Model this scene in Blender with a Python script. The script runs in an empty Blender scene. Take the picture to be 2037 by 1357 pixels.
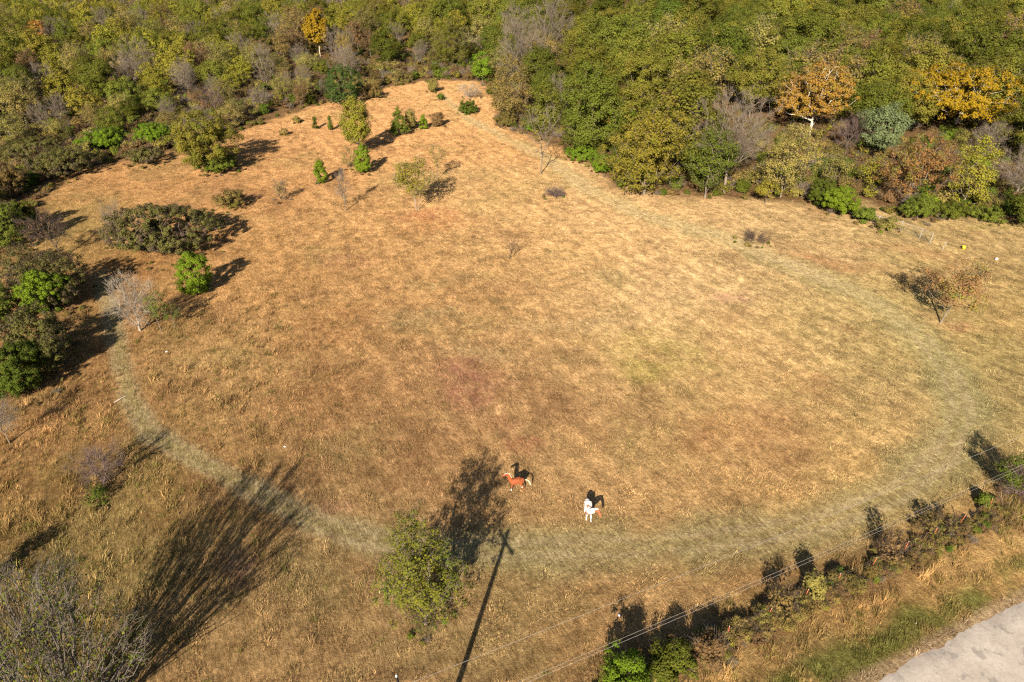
import bpy, math, random
import numpy as np

# ---------------------------------------------------------------- camera, sky, sun, exposure
SC = bpy.context.scene
COL = SC.collection
H_CAM, PITCH, FPX = 42.0, math.radians(32), 1358.0
SUN_EL, SUN_AZ = math.radians(28.5), math.radians(14.0)     # shadows run 14 deg right of straight ahead

cam = bpy.data.cameras.new("camera")
cam.sensor_width = 36.0
cam.lens = 36.0 * FPX / 2037.0
cam.clip_start, cam.clip_end = 0.5, 9000.0
cam_ob = bpy.data.objects.new("camera", cam)
cam_ob.location = (0, 0, H_CAM)
cam_ob.rotation_euler = (math.pi / 2 - PITCH, 0, 0)
COL.objects.link(cam_ob)
SC.camera = cam_ob

world = bpy.data.worlds.new("World")
SC.world = world
world.use_nodes = True
wn = world.node_tree.nodes
bg = wn["Background"]
sky = wn.new("ShaderNodeTexSky")
sky.sky_type = 'NISHITA'
sky.sun_disc = False
sky.sun_elevation = SUN_EL
sky.sun_rotation = math.pi + SUN_AZ
world.node_tree.links.new(sky.outputs[0], bg.inputs[0])
bg.inputs[1].default_value = 0.05

sun = bpy.data.lights.new("sun", 'SUN')
sun.energy = 5.0
sun.angle = math.radians(0.53)
sun.color = (1.0, 0.87, 0.70)
sun_ob = bpy.data.objects.new("sun", sun)
sun_ob.rotation_euler = (math.pi / 2 - SUN_EL, 0, -SUN_AZ)
COL.objects.link(sun_ob)

SC.view_settings.view_transform = 'Standard'
SC.view_settings.look = 'None'
SC.view_settings.exposure = 1.40
SC.view_settings.gamma = 1.0
SC.view_settings.use_curve_mapping = False
SC.cycles.use_denoising = False
SC.cycles.filter_width = 1.25
SC.cycles.max_bounces = 4
SC.cycles.diffuse_bounces = 2
SC.cycles.transmission_bounces = 2

# ---------------------------------------------------------------- helpers
def gp(px, py):
    """ground point seen at a pixel of the 2037 x 1357 photograph (survey of the place)"""
    u = (px - 1018.5) / FPX
    v = (678.5 - py) / FPX
    t = H_CAM / (math.sin(PITCH) - v * math.cos(PITCH))
    return np.array([u * t, (math.cos(PITCH) + v * math.sin(PITCH)) * t])

def proj(x, y, z):
    yc = y * math.sin(PITCH) + (z - H_CAM) * math.cos(PITCH)
    zc = y * math.cos(PITCH) - (z - H_CAM) * math.sin(PITCH)
    return 1018.5 + FPX * x / zc, 678.5 - FPX * yc / zc

def scale_at(x, y):
    return FPX / (y * math.cos(PITCH) + H_CAM * math.sin(PITCH))

def height_for(x, y, ty):
    lo, hi = 0.0, 40.0
    for _ in range(40):
        m = (lo + hi) / 2
        if proj(x, y, m)[1] > ty: lo = m
        else: hi = m
    return max(lo, 0.3)

def lin(c):
    c = np.asarray(c, float) / 255.0
    return np.where(c <= 0.04045, c / 12.92, ((c + 0.055) / 1.055) ** 2.4)

def _hash(ix, iy, seed):
    n = (ix.astype(np.int64) * 374761393 + iy.astype(np.int64) * 668265263 + seed * 982451653) & 0x7fffffff
    n = ((n ^ (n >> 13)) * 1274126177) & 0x7fffffff
    n = n ^ (n >> 16)
    return (n & 0xffff) / 65535.0

def vnoise(x, y, seed=0):
    x = np.asarray(x, float); y = np.asarray(y, float)
    ix, iy = np.floor(x), np.floor(y)
    fx, fy = x - ix, y - iy
    fx = fx * fx * (3 - 2 * fx); fy = fy * fy * (3 - 2 * fy)
    ix = ix.astype(np.int64); iy = iy.astype(np.int64)
    a = _hash(ix, iy, seed); b = _hash(ix + 1, iy, seed)
    c = _hash(ix, iy + 1, seed); d = _hash(ix + 1, iy + 1, seed)
    return a + (b - a) * fx + (c - a) * fy + (a - b - c + d) * fx * fy

def fbm(x, y, seed=0, octaves=4):
    s, a, t = 0, 0.5, 0
    for o in range(octaves):
        s = s + a * vnoise(x * 2 ** o, y * 2 ** o, seed + o * 17); t += a; a *= 0.5
    return s / t

def smooth(a, b, x):
    t = np.clip((x - a) / (b - a), 0, 1)
    return t * t * (3 - 2 * t)

def seg_dist(x, y, pts):
    """distance to a polyline"""
    best = np.full(np.shape(x), 1e9)
    for (ax, ay), (bx, by) in zip(pts[:-1], pts[1:]):
        dx, dy = bx - ax, by - ay
        t = np.clip(((x - ax) * dx + (y - ay) * dy) / (dx * dx + dy * dy + 1e-9), 0, 1)
        best = np.minimum(best, np.hypot(x - ax - t * dx, y - ay - t * dy))
    return best

def in_poly(x, y, poly):
    x = np.asarray(x, float); y = np.asarray(y, float)
    r = np.zeros(x.shape, bool)
    n = len(poly)
    for i in range(n):
        x0, y0 = poly[i]; x1, y1 = poly[(i + 1) % n]
        if y0 == y1: continue
        c = ((y0 > y) != (y1 > y)) & (x < (x1 - x0) * (y - y0) / (y1 - y0) + x0)
        r ^= c
    return r

def set_tags(o, label=None, cat=None, group=None, kind=None):
    if label: o["label"] = label
    if cat: o["category"] = cat
    if group: o["group"] = group
    if kind: o["kind"] = kind
    return o

def link(name, mesh, parent=None, loc=None):
    o = bpy.data.objects.new(name, mesh)
    COL.objects.link(o)
    if parent is not None: o.parent = parent
    if loc is not None: o.location = loc
    return o

def build_mesh(name, parts, mats, attrs=None, smooth_shade=False):
    """parts: list of (verts Nx3, faces MxK, material index)"""
    V, loops, starts, mi = [], [], [], []
    off = lo = 0
    for v, f, m in parts:
        v = np.asarray(v, float).reshape(-1, 3); f = np.asarray(f, int)
        if len(f) == 0: continue
        V.append(v); loops.append((f + off).ravel())
        k = f.shape[1]
        starts.append(lo + np.arange(len(f)) * k); lo += len(f) * k
        mi.append(np.full(len(f), m)); off += len(v)
    me = bpy.data.meshes.new(name)
    if V:
        V = np.concatenate(V); loops = np.concatenate(loops); starts = np.concatenate(starts); mi = np.concatenate(mi)
        me.vertices.add(len(V)); me.vertices.foreach_set("co", V.ravel().astype(np.float32))
        me.loops.add(len(loops)); me.loops.foreach_set("vertex_index", loops.astype(np.int32))
        me.polygons.add(len(starts)); me.polygons.foreach_set("loop_start", starts.astype(np.int32))
        me.polygons.foreach_set("material_index", mi.astype(np.int32))
        if smooth_shade: me.polygons.foreach_set("use_smooth", np.ones(len(starts), bool))
    for m in mats: me.materials.append(m)
    me.update(calc_edges=True)
    for an, arr in (attrs or {}).items():
        arr = np.asarray(arr, np.float32)
        if arr.ndim == 1:
            a = me.attributes.new(an, 'FLOAT', 'POINT'); a.data.foreach_set("value", arr)
        else:
            a = me.attributes.new(an, 'FLOAT_COLOR', 'POINT')
            if arr.shape[1] == 3: arr = np.concatenate([arr, np.ones((len(arr), 1), np.float32)], 1)
            a.data.foreach_set("color", arr.ravel())
    return me

def norm(v):
    return v / (np.linalg.norm(v, axis=-1, keepdims=True) + 1e-9)

def tubes(P0, P1, R0, R1, k=4):
    P0 = np.asarray(P0, float); P1 = np.asarray(P1, float)
    R0 = np.asarray(R0, float); R1 = np.asarray(R1, float)
    d = norm(P1 - P0)
    ref = np.where(np.abs(d[:, 2:3]) > 0.9, np.array([[1., 0, 0]]), np.array([[0, 0, 1.]]))
    a = norm(np.cross(d, ref)); b = np.cross(d, a)
    ang = np.arange(k) * 2 * math.pi / k
    ring = a[:, None, :] * np.cos(ang)[None, :, None] + b[:, None, :] * np.sin(ang)[None, :, None]
    v0 = P0[:, None] + ring * R0[:, None, None]; v1 = P1[:, None] + ring * R1[:, None, None]
    V = np.concatenate([v0, v1], 1).reshape(-1, 3)
    i = np.arange(k); j = (i + 1) % k
    f = np.stack([i, j, j + k, i + k], 1)[None] + (np.arange(len(P0)) * 2 * k)[:, None, None]
    return V, f.reshape(-1, 4)

def leaf_cards(C, N, S, rng, aspect=0.62, fine=False):
    """rhombic leaves, slightly cupped; far plants get pointed three-cornered ones"""
    M = len(C)
    N = norm(N)
    r = norm(rng.normal(size=(M, 3)))
    u = norm(np.cross(N, r)); w = np.cross(N, u)
    S = np.asarray(S)[:, None]
    cup = N * S * 0.12
    if not fine:
        aspect = .8
        V = np.stack([C - u * S * .5, C + u * S * .3 + w * S * .5 * aspect + cup, C + u * S * .3 - w * S * .5 * aspect + cup], 1).reshape(-1, 3)
        return V, np.arange(3 * M).reshape(M, 3)
    V = np.stack([C - u * S * .5, C + w * S * .5 * aspect + cup, C + u * S * .5, C - w * S * .5 * aspect + cup], 1).reshape(-1, 3)
    F = np.arange(4 * M).reshape(M, 4)
    return V, F

def box(cx, cy, cz, sx, sy, sz):
    v = np.array([[x, y, z] for z in (-.5, .5) for y in (-.5, .5) for x in (-.5, .5)]) * [sx, sy, sz] + [cx, cy, cz]
    f = [[0, 2, 3, 1], [4, 5, 7, 6], [0, 1, 5, 4], [2, 6, 7, 3], [0, 4, 6, 2], [1, 3, 7, 5]]
    return v, f

def lathe(profile, n=16):
    V, F = [], []
    for r, z in profile:
        for i in range(n):
            a = 2 * math.pi * i / n
            V.append((r * math.cos(a), r * math.sin(a), z))
    for j in range(len(profile) - 1):
        for i in range(n):
            F.append((j * n + i, j * n + (i + 1) % n, (j + 1) * n + (i + 1) % n, (j + 1) * n + i))
    return np.array(V), np.array(F)

# ---------------------------------------------------------------- materials
class NT:
    def __init__(s, name):
        s.m = bpy.data.materials.new(name); s.m.use_nodes = True
        s.t = s.m.node_tree; s.t.nodes.clear()
        s.out = s.t.nodes.new("ShaderNodeOutputMaterial")
    def n(s, typ, **kw):
        n = s.t.nodes.new(typ)
        for k, v in kw.items(): setattr(n, k, v)
        return n
    def l(s, a, b): s.t.links.new(a, b)
    def math(s, op, a, b=None):
        n = s.n("ShaderNodeMath", operation=op)
        for i, v in enumerate((a, b)):
            if v is None: continue
            if isinstance(v, (int, float)): n.inputs[i].default_value = v
            else: s.l(v, n.inputs[i])
        return n.outputs[0]
    def mix(s, fac, a, b, blend='MIX'):
        n = s.n("ShaderNodeMix", data_type='RGBA', blend_type=blend)
        for i, v in ((0, fac), (6, a), (7, b)):
            if isinstance(v, (int, float)): n.inputs[i].default_value = v
            elif isinstance(v, (tuple, list, np.ndarray)): n.inputs[i].default_value = (*v[:3], 1)
            else: s.l(v, n.inputs[i])
        return n.outputs[2]
    def noise(s, vec, scale, detail=4, rough=0.6):
        n = s.n("ShaderNodeTexNoise")
        n.inputs["Scale"].default_value = scale; n.inputs["Detail"].default_value = detail; n.inputs["Roughness"].default_value = rough
        if vec is not None: s.l(vec, n.inputs["Vector"])
        return n.outputs["Fac"]
    def ramp(s, fac, p0, p1, c0=(0, 0, 0), c1=(1, 1, 1)):
        n = s.n("ShaderNodeValToRGB")
        n.color_ramp.elements[0].position = p0; n.color_ramp.elements[1].position = p1
        n.color_ramp.elements[0].color = (*c0, 1); n.color_ramp.elements[1].color = (*c1, 1)
        s.l(fac, n.inputs[0]); return n.outputs[0]

def foliage_mat(name, a, b, hue=0.025, val=0.32, trans=0.22, third=None):
    t = NT(name)
    geo = t.n("ShaderNodeNewGeometry"); oi = t.n("ShaderNodeObjectInfo")
    c = t.mix(geo.outputs["Random Per Island"], a, b)
    tc = t.n("ShaderNodeTexCoord")
    nz = t.noise(tc.outputs["Object"], 0.35, 2)
    if third is not None:
        c = t.mix(t.ramp(nz, 0.52, 0.66), c, third)
    hs = t.n("ShaderNodeHueSaturation")
    t.l(t.math('ADD', 0.5 - hue, t.math('MULTIPLY', oi.outputs["Random"], 2 * hue)), hs.inputs["Hue"])
    rnd2 = t.math('FRACT', t.math('MULTIPLY', oi.outputs["Random"], 7.31))
    t.l(t.math('ADD', 1 - val, t.math('MULTIPLY', rnd2, 2 * val)), hs.inputs["Value"])
    t.l(c, hs.inputs["Color"])
    c = hs.outputs[0]
    d = t.n("ShaderNodeBsdfDiffuse"); tr = t.n("ShaderNodeBsdfTranslucent"); mx = t.n("ShaderNodeMixShader")
    t.l(c, d.inputs[0]); t.l(c, tr.inputs[0]); mx.inputs[0].default_value = trans
    t.l(d.outputs[0], mx.inputs[1]); t.l(tr.outputs[0], mx.inputs[2]); t.l(mx.outputs[0], t.out.inputs[0])
    return t.m

def bark_mat(name, a, b, scale=3.0):
    t = NT(name)
    tc = t.n("ShaderNodeTexCoord")
    mp = t.n("ShaderNodeMapping"); mp.inputs["Scale"].default_value = (1, 1, 0.3); t.l(tc.outputs["Object"], mp.inputs[0])
    c = t.mix(t.ramp(t.noise(mp.outputs[0], scale), 0.35, 0.65), a, b)
    d = t.n("ShaderNodeBsdfDiffuse"); t.l(c, d.inputs[0]); t.l(d.outputs[0], t.out.inputs[0])
    return t.m

def plain_mat(name, c, rough=0.6, var=0.12, scale=20, metal=0.0):
    t = NT(name)
    tc = t.n("ShaderNodeTexCoord")
    col = t.mix(t.ramp(t.noise(tc.outputs["Object"], scale), 0.3, 0.7), tuple(np.array(c) * (1 - var)), tuple(np.minimum(np.array(c) * (1 + var), 1)))
    p = t.n("ShaderNodeBsdfPrincipled"); t.l(col, p.inputs["Base Color"])
    p.inputs["Roughness"].default_value = rough; p.inputs["Metallic"].default_value = metal
    t.l(p.outputs[0], t.out.inputs[0])
    return t.m

M_OAK = foliage_mat("oak_leaves", (.080, .090, .013), (.134, .136, .022), third=(.142, .128, .023), val=.30)
M_DARK = foliage_mat("dark_oak_leaves", (.056, .072, .010), (.092, .105, .017))
M_OLIVE = foliage_mat("olive_leaves", (.140, .116, .030), (.205, .160, .048), third=(.135, .130, .024))
M_LOCUST = foliage_mat("yellow_green_leaves", (.150, .145, .018), (.225, .190, .027), third=(.145, .150, .02), hue=.012, val=.12)
M_LIME = foliage_mat("lime_leaves", (.078, .130, .010), (.150, .205, .018), hue=.01, val=.12)
M_VINE = foliage_mat("vine_leaves", (.052, .078, .011), (.112, .130, .020), hue=.02, val=.25)
M_ORANGE = foliage_mat("orange_leaves", (.18, .092, .020), (.26, .135, .030), hue=.01, val=.1, third=(.20, .135, .022))
M_YELLOW = foliage_mat("yellow_leaves", (.19, .125, .010), (.27, .170, .014), hue=.01, val=.1)
M_RUST = foliage_mat("rusty_leaves", (.15, .085, .025), (.25, .145, .045), hue=.015, val=.15, third=(.17, .17, .03))
M_SILVER = foliage_mat("silver_green_leaves", (.085, .115, .045), (.16, .19, .09), hue=.01, val=.1)
M_CEDAR = foliage_mat("cedar_needles", (.028, .048, .012), (.060, .085, .020), hue=.01, val=.2, trans=.1)
M_BROWN = foliage_mat("brown_leaves", (.11, .070, .030), (.17, .105, .045), hue=.01, val=.15)
M_TAN = foliage_mat("tan_leaves", (.20, .115, .045), (.27, .165, .062), hue=.01, val=.05, third=(.19, .20, .035))
M_THICK = foliage_mat("thicket_leaves", (.064, .066, .018), (.125, .115, .034), hue=.015, val=.15, third=(.095, .068, .048))
M_GOLD_OLIVE = foliage_mat("golden_olive_leaves", (.098, .100, .014), (.175, .150, .024), hue=.01, val=.1, third=(.10, .115, .016))
M_BARK = bark_mat("bark", (.115, .090, .066), (.20, .165, .125))
M_WHITE_BARK = bark_mat("pale_bark", (.42, .37, .29), (.60, .54, .44))
M_TWIG = bark_mat("grey_twigs", (.130, .105, .080), (.205, .168, .130))
M_FAN = bark_mat("weathered_twigs", (.085, .072, .058), (.16, .138, .112))
M_TWIG_DARK = bark_mat("dark_twigs", (.070, .050, .040), (.115, .085, .065))
M_TWIG_PALE = bark_mat("pale_twigs", (.21, .175, .135), (.31, .26, .205))
M_TWIG_PURPLE = bark_mat("purple_twigs", (.100, .072, .064), (.155, .112, .100))

# ---------------------------------------------------------------- the lie of the land
FIELD_PX = [(0, 510), (70, 445), (90, 385), (150, 350), (250, 318), (330, 305), (400, 300), (470, 262), (560, 236), (620, 215), (700, 193),
            (780, 172), (870, 160), (955, 163), (980, 205), (990, 247), (1060, 277), (1130, 305), (1190, 345), (1215, 375), (1290, 387),
            (1400, 396), (1540, 402), (1620, 412), (1665, 432), (1690, 405), (1720, 405), (1800, 440), (1860, 438), (1950, 430), (2050, 450)]
FIELD = [tuple(gp(*p)) for p in FIELD_PX] + [(150, 88), (320, 70), (320, -120), (-320, -120), (-320, 60), (-110, 84)]
FX = np.array(FIELD)

ROAD_O = gp(1720, 1357); _e = gp(2037, 1185) - ROAD_O
ROAD_D = _e / np.linalg.norm(_e); ROAD_N = np.array([ROAD_D[1], -ROAD_D[0]])      # N points across the road, away from the field
def road_uv(x, y):
    dx, dy = x - ROAD_O[0], y - ROAD_O[1]
    return dx * ROAD_D[0] + dy * ROAD_D[1], dx * ROAD_N[0] + dy * ROAD_N[1]

TRACK = [gp(*p) for p in [(200, 545), (222, 620), (238, 700), (258, 790), (300, 865), (390, 915), (500, 975), (620, 1040), (760, 1080), (900, 1092), (1050, 1090),
                          (1250, 1088), (1450, 1070), (1640, 1035), (1780, 985), (1880, 905), (1915, 820), (1890, 740), (1830, 665),
                          (1720, 590), (1560, 520), (1400, 462), (1270, 425), (1170, 375), (1090, 315), (1010, 275), (930, 235), (880, 190)]]
ROW = math.radians(-27)
def ground_h(x, y):
    x = np.asarray(x, float); y = np.asarray(y, float)
    u, v = road_uv(x, y)
    flat = smooth(-1.5, -7.0, v)
    h = (fbm(x / 22, y / 22, 5, 3) - 0.5) * 0.7 * flat
    return h - 0.10 * smooth(-0.6, 0.6, v)

TRACK_GREEN = np.array([160, 145, 92])
# grass colour at surveyed spots, with part of the light and shade there (sRGB)
TONES = [(1000, 230, 208, 152, 92), (700, 260, 204, 146, 88), (400, 380, 192, 136, 80), (560, 300, 204, 146, 88), (300, 330, 190, 134, 78), (760, 470, 196, 144, 86), (1000, 420, 200, 152, 94), (1250, 420, 202, 158, 102),
         (1450, 500, 198, 160, 104), (1300, 600, 208, 168, 112), (1100, 560, 204, 156, 96), (850, 600, 192, 142, 86), (650, 600, 182, 132, 78), (500, 560, 192, 138, 80), (1650, 500, 188, 152, 98), (1900, 520, 180, 148, 92),
         (1960, 600, 196, 158, 92), (1980, 700, 172, 146, 86), (1950, 830, 170, 146, 88), (1750, 640, 190, 160, 98), (1700, 760, 204, 164, 102), (1500, 720, 208, 164, 102), (1350, 760, 200, 156, 96), (1100, 740, 186, 142, 88),
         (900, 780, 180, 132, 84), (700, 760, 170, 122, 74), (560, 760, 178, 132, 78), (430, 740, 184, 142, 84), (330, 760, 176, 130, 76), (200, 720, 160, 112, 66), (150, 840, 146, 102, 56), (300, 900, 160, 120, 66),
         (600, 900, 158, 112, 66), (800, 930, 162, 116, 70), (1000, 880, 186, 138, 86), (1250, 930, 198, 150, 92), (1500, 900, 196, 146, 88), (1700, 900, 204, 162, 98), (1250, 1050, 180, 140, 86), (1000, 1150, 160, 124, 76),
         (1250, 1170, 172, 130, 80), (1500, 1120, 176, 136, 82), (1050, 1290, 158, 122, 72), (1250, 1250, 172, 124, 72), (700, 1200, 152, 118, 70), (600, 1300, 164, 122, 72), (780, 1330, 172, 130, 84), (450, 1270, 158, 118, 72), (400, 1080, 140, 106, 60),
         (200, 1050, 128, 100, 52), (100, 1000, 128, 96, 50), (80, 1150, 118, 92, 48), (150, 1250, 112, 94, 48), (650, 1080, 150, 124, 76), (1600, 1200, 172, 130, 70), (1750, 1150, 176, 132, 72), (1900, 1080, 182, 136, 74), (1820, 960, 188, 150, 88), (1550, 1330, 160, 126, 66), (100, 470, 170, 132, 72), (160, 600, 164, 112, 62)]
# patches of their own colour: px, py, half-width m, half-depth m, azimuth deg, sRGB, strength
PATCHES = [(835, 425, 5.5, 3.0, 0, (182, 112, 72), .7), (870, 440, 8, 4, 20, (180, 112, 66), .5), (935, 765, 3.8, 4.8, 10, (166, 104, 80), .8), (1455, 583, 2.6, 1.6, 0, (186, 130, 104), .8), (1885, 640, 4.2, 1.8, -20, (186, 128, 86), .6),
           (1060, 905, 2.8, 1.6, 30, (156, 86, 60), .65), (1000, 860, 2.2, 2.4, 0, (150, 92, 66), .6), (460, 1135, 1.3, 2.2, 35, (172, 128, 98), .6), (565, 1012, 1.2, .8, 0, (172, 120, 94), .8), (660, 1022, 1.3, .8, 0, (180, 128, 96), .7),
           (690, 520, 4, 4, 0, (164, 108, 76), .6), (660, 650, 9, 5, 20, (150, 98, 56), .5), (640, 770, 6, 5, 10, (140, 92, 52), .5), (770, 930, 4, 4, 0, (136, 90, 56), .5), (1640, 520, 8, 2.2, -22, (174, 116, 72), .65), (1500, 475, 4.2, 1.6, -15, (136, 96, 66), .7),
           (1100, 385, 4, 2, 0, (172, 110, 72), .5), (1420, 860, 6, 2.2, 15, (158, 102, 62), .55), (1560, 890, 4, 3, 25, (150, 100, 62), .5), (1640, 775, 3.4, 1.4, 30, (146, 96, 58), .6), (1700, 655, 4, 1.4, -35, (160, 112, 70), .55), (1800, 500, 9, 1.8, -25, (172, 118, 76), .55),
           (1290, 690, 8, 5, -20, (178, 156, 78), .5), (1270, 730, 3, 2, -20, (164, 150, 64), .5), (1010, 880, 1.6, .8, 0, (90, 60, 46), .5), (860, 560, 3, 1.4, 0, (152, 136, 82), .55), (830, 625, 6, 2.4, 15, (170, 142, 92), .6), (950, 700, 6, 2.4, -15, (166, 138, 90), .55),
           (1130, 640, 9, 2.4, 5, (186, 154, 100), .6), (520, 910, 2.4, 2.4, 0, (116, 96, 52), .7), (690, 900, 3.0, 3, 20, (148, 126, 74), .5), (1130, 1150, 3.4, .35, 60, (130, 84, 58), .6), (470, 690, 3, 2, 0, (190, 148, 84), .5), (330, 680, 4.5, 3.5, 10, (134, 106, 58), .65), (380, 640, 3, 4, 0, (140, 112, 60), .5),
           (180, 940, 3, 2, 0, (104, 84, 40), .6), (120, 920, 1.6, 2.2, -20, (110, 100, 44), .6), (760, 1165, 2.4, .5, 70, (140, 116, 68), .5), (2010, 450, 9, 2.4, -5, (140, 124, 52), .6), (1850, 600, 3, 6, -30, (150, 132, 80), .4), (1730, 440, 3, 2, -30, (190, 132, 80), .6)]

def tone_at(x, y):
    """colour of the ground cover, some light and shade included (linear) at world x, y"""
    x = np.asarray(x, float); y = np.asarray(y, float)
    num = np.zeros(x.shape + (3,)); den = np.zeros(x.shape)
    wx = x + (fbm(x / 6, y / 6, 71, 3) - .5) * 9; wy = y + (fbm(x / 6, y / 6, 83, 3) - .5) * 9
    for px, py, r, g, b in TONES:
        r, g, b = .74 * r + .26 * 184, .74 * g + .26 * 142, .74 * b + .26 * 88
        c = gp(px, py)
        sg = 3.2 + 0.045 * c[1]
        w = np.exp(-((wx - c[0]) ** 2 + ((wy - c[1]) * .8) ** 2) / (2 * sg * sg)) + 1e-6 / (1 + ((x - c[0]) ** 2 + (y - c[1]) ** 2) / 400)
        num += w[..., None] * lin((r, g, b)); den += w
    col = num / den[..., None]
    def blend(col, m, c):
        m = m[..., None]; return col * (1 - m) + lin(c) * m
    # streaks left by the mower, along the rows on the left, along the lane on the right
    u = x * math.cos(ROW) - y * math.sin(ROW); v = x * math.sin(ROW) + y * math.cos(ROW)
    s1 = fbm(u / 0.8, v / 5, 31, 3); s2 = fbm((x * ROAD_D[0] + y * ROAD_D[1]) / 8, (x * ROAD_N[0] + y * ROAD_N[1]) / .9, 33, 3)
    k = smooth(-2, 10, x * .35 - (y - 38))
    s = (s1 * (1 - k) + s2 * k)
    wob = (fbm(x / 9, y / 9, 55, 3) - .5) * 3.2
    ruv = road_uv(x, y)[1]
    ridge = (1 - k) * np.sin(2 * math.pi * u / 2.5 + wob) + k * np.sin(2 * math.pi * ruv / 2.5 + wob)
    ridge = ridge * smooth(.25, .55, fbm(x / 12, y / 12, 57, 3)) * smooth(-45, -25, x + (y - 60) * .2)
    mott = fbm(x / 3.2, y / 3.2, 41, 4)
    col = col * (1 + (s - .5)[..., None] * 0.42 + ridge[..., None] * .13 + (mott - .5)[..., None] * 0.25 + (fbm(x / 1.1, y / 1.1, 47, 3) - .5)[..., None] * .55)
    col = col * (1 + .10 * smooth(62, 40, y))[..., None]  # near ground painted lighter to offset the shade of its tufts
    col = blend(col, smooth(.58, .74, fbm(x / 7, y / 7, 91, 3)) * .22, (150, 132, 76))
    col = blend(col, smooth(.60, .74, fbm(x / 9 + 40, y / 9, 95, 4)) * .30, (138, 94, 60))
    for px, py, a, b, az, c, st in PATCHES:
        o = gp(px, py); t = math.radians(az)
        dx, dy = wx - o[0], wy - o[1]
        dx = dx * .6 + (x - o[0]) * .4; dy = dy * .6 + (y - o[1]) * .4
        e = ((dx * math.cos(t) + dy * math.sin(t)) / a) ** 2 + ((-dx * math.sin(t) + dy * math.cos(t)) / b) ** 2
        m = st * .58 * (.6 + .8 * smooth(.3, .7, fbm(x / .7, y / .7, 23, 3))) * smooth(.18, .85, np.exp(-e * .8) * (.25 + 1.35 * fbm(x / 1.5, y / 1.5, int(px), 4)))
        col = blend(col, np.clip(m, 0, 1), c)
    d = seg_dist(x, y, TRACK)
    n = fbm(x / 4, y / 4, 61, 3)
    wide = .62 + .95 * smooth(-22, 15, x)
    m = smooth(2.6, 0.6, d / wide + (n - .5) * 2.0)
    far = smooth(95, 60, y)
    col = blend(col, m * (.44 + .14 * far), TRACK_GREEN)
    col = blend(col, smooth(.5, .15, np.abs(d - .75) + (n - .5) * .8) * .4, (186, 156, 112))
    ru, rv = road_uv(x, y)
    g = smooth(-3.3, -2.0, rv + (n - .5) * 2) * smooth(-.2, -1.0, rv + (n - .5) * 1.0)
    col = blend(col, g * .8 * smooth(.15, .5, fbm(x / 1.6, y / 1.6, 66, 3)), (104, 106, 44))
    col = blend(col, smooth(-8.5, -6, rv) * smooth(-3.4, -5, rv) * .45 * (.4 + n), (150, 112, 66))
    col = blend(col, smooth(-.8, -.35, rv + (n - .5) * .6) * .7, (172, 142, 104))
    return np.clip(col, .005, .8)

GAIN = np.array([.530, .630, .84])            # grass albedo from its colour in warm sun

def forest_mask(x, y):
    ins = in_poly(x, y, FIELD)
    d = seg_dist(x, y, FIELD + [FIELD[0]])
    return np.where(ins, -d, d)

def axis(fine0, fine1, step, lim0, lim1):
    a = list(np.arange(fine0, fine1 + step * .5, step))
    s = step
    while a[-1] < lim1: s *= 1.35; a.append(a[-1] + s)
    s = step
    while a[0] > lim0: s *= 1.35; a.insert(0, a[0] - s)
    return np.array(a)

gx = axis(-78, 86, 0.5, -4500, 4500); gy = axis(20, 216, 0.5, -2500, 6500)
GX, GY = np.meshgrid(gx, gy)
GZ = ground_h(GX, GY)
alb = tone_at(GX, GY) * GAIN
fm = forest_mask(GX, GY)
w = smooth(-1.5, 2.5, fm + (fbm(GX / 3, GY / 3, 21, 3) - .5) * 4)
floor_c = lin((92, 74, 52)) * .8 * (0.7 + .6 * fbm(GX / 4, GY / 4, 22, 3))[..., None]
alb = alb * (1 - w[..., None]) + floor_c * w[..., None]
nx, ny = len(gx), len(gy)
idx = np.arange(nx * ny).reshape(ny, nx)
quads = np.stack([idx[:-1, :-1], idx[:-1, 1:], idx[1:, 1:], idx[1:, :-1]], -1).reshape(-1, 4)

t = NT("dry_grass_ground")
at = t.n("ShaderNodeAttribute", attribute_name="albedo")
tc = t.n("ShaderNodeTexCoord")
mp = t.n("ShaderNodeMapping"); mp.inputs["Rotation"].default_value = (0, 0, ROW); t.l(tc.outputs["Object"], mp.inputs[0])
mp2 = t.n("ShaderNodeMapping"); mp2.inputs["Scale"].default_value = (3.0, .55, 1); t.l(mp.outputs[0], mp2.inputs[0])
f1 = t.noise(mp2.outputs[0], 1.6, 6, .7); f2 = t.noise(tc.outputs["Object"], 3.2, 6, .75); f3 = t.noise(tc.outputs["Object"], 11, 3, .7)
c = t.mix(1.0, at.outputs["Color"], t.ramp(f1, .25, .75, (.55, .52, .48), (1.35, 1.36, 1.36)), 'MULTIPLY')
c = t.mix(1.0, c, t.ramp(f2, .28, .72, (.55, .53, .50), (1.4, 1.4, 1.4)), 'MULTIPLY')
c = t.mix(1.0, c, t.ramp(f3, .3, .7, (.7, .68, .66), (1.3, 1.3, 1.3)), 'MULTIPLY')
f4 = t.noise(tc.outputs["Object"], 1.15, 5, .7)
c = t.mix(1.0, c, t.ramp(f4, .32, .62, (.66, .62, .58), (1.16, 1.17, 1.18)), 'MULTIPLY')
mp3 = t.n("ShaderNodeMapping"); mp3.inputs["Scale"].default_value = (1.0, .22, 1); t.l(mp.outputs[0], mp3.inputs[0])
f5 = t.noise(mp3.outputs[0], 1.0, 5, .65)
rid = t.math('ABSOLUTE', t.math('SUBTRACT', f5, .5))
lines = t.math('MULTIPLY', t.ramp(rid, .0, .022, (1, 1, 1), (0, 0, 0)), t.ramp(t.noise(tc.outputs["Object"], .16, 3), .48, .62))
c = t.mix(t.math('MULTIPLY', lines, .6), c, (.07, .045, .025))
bm_ = t.n("ShaderNodeBump"); bm_.inputs["Strength"].default_value = 1.0; bm_.inputs["Distance"].default_value = 0.16
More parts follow.
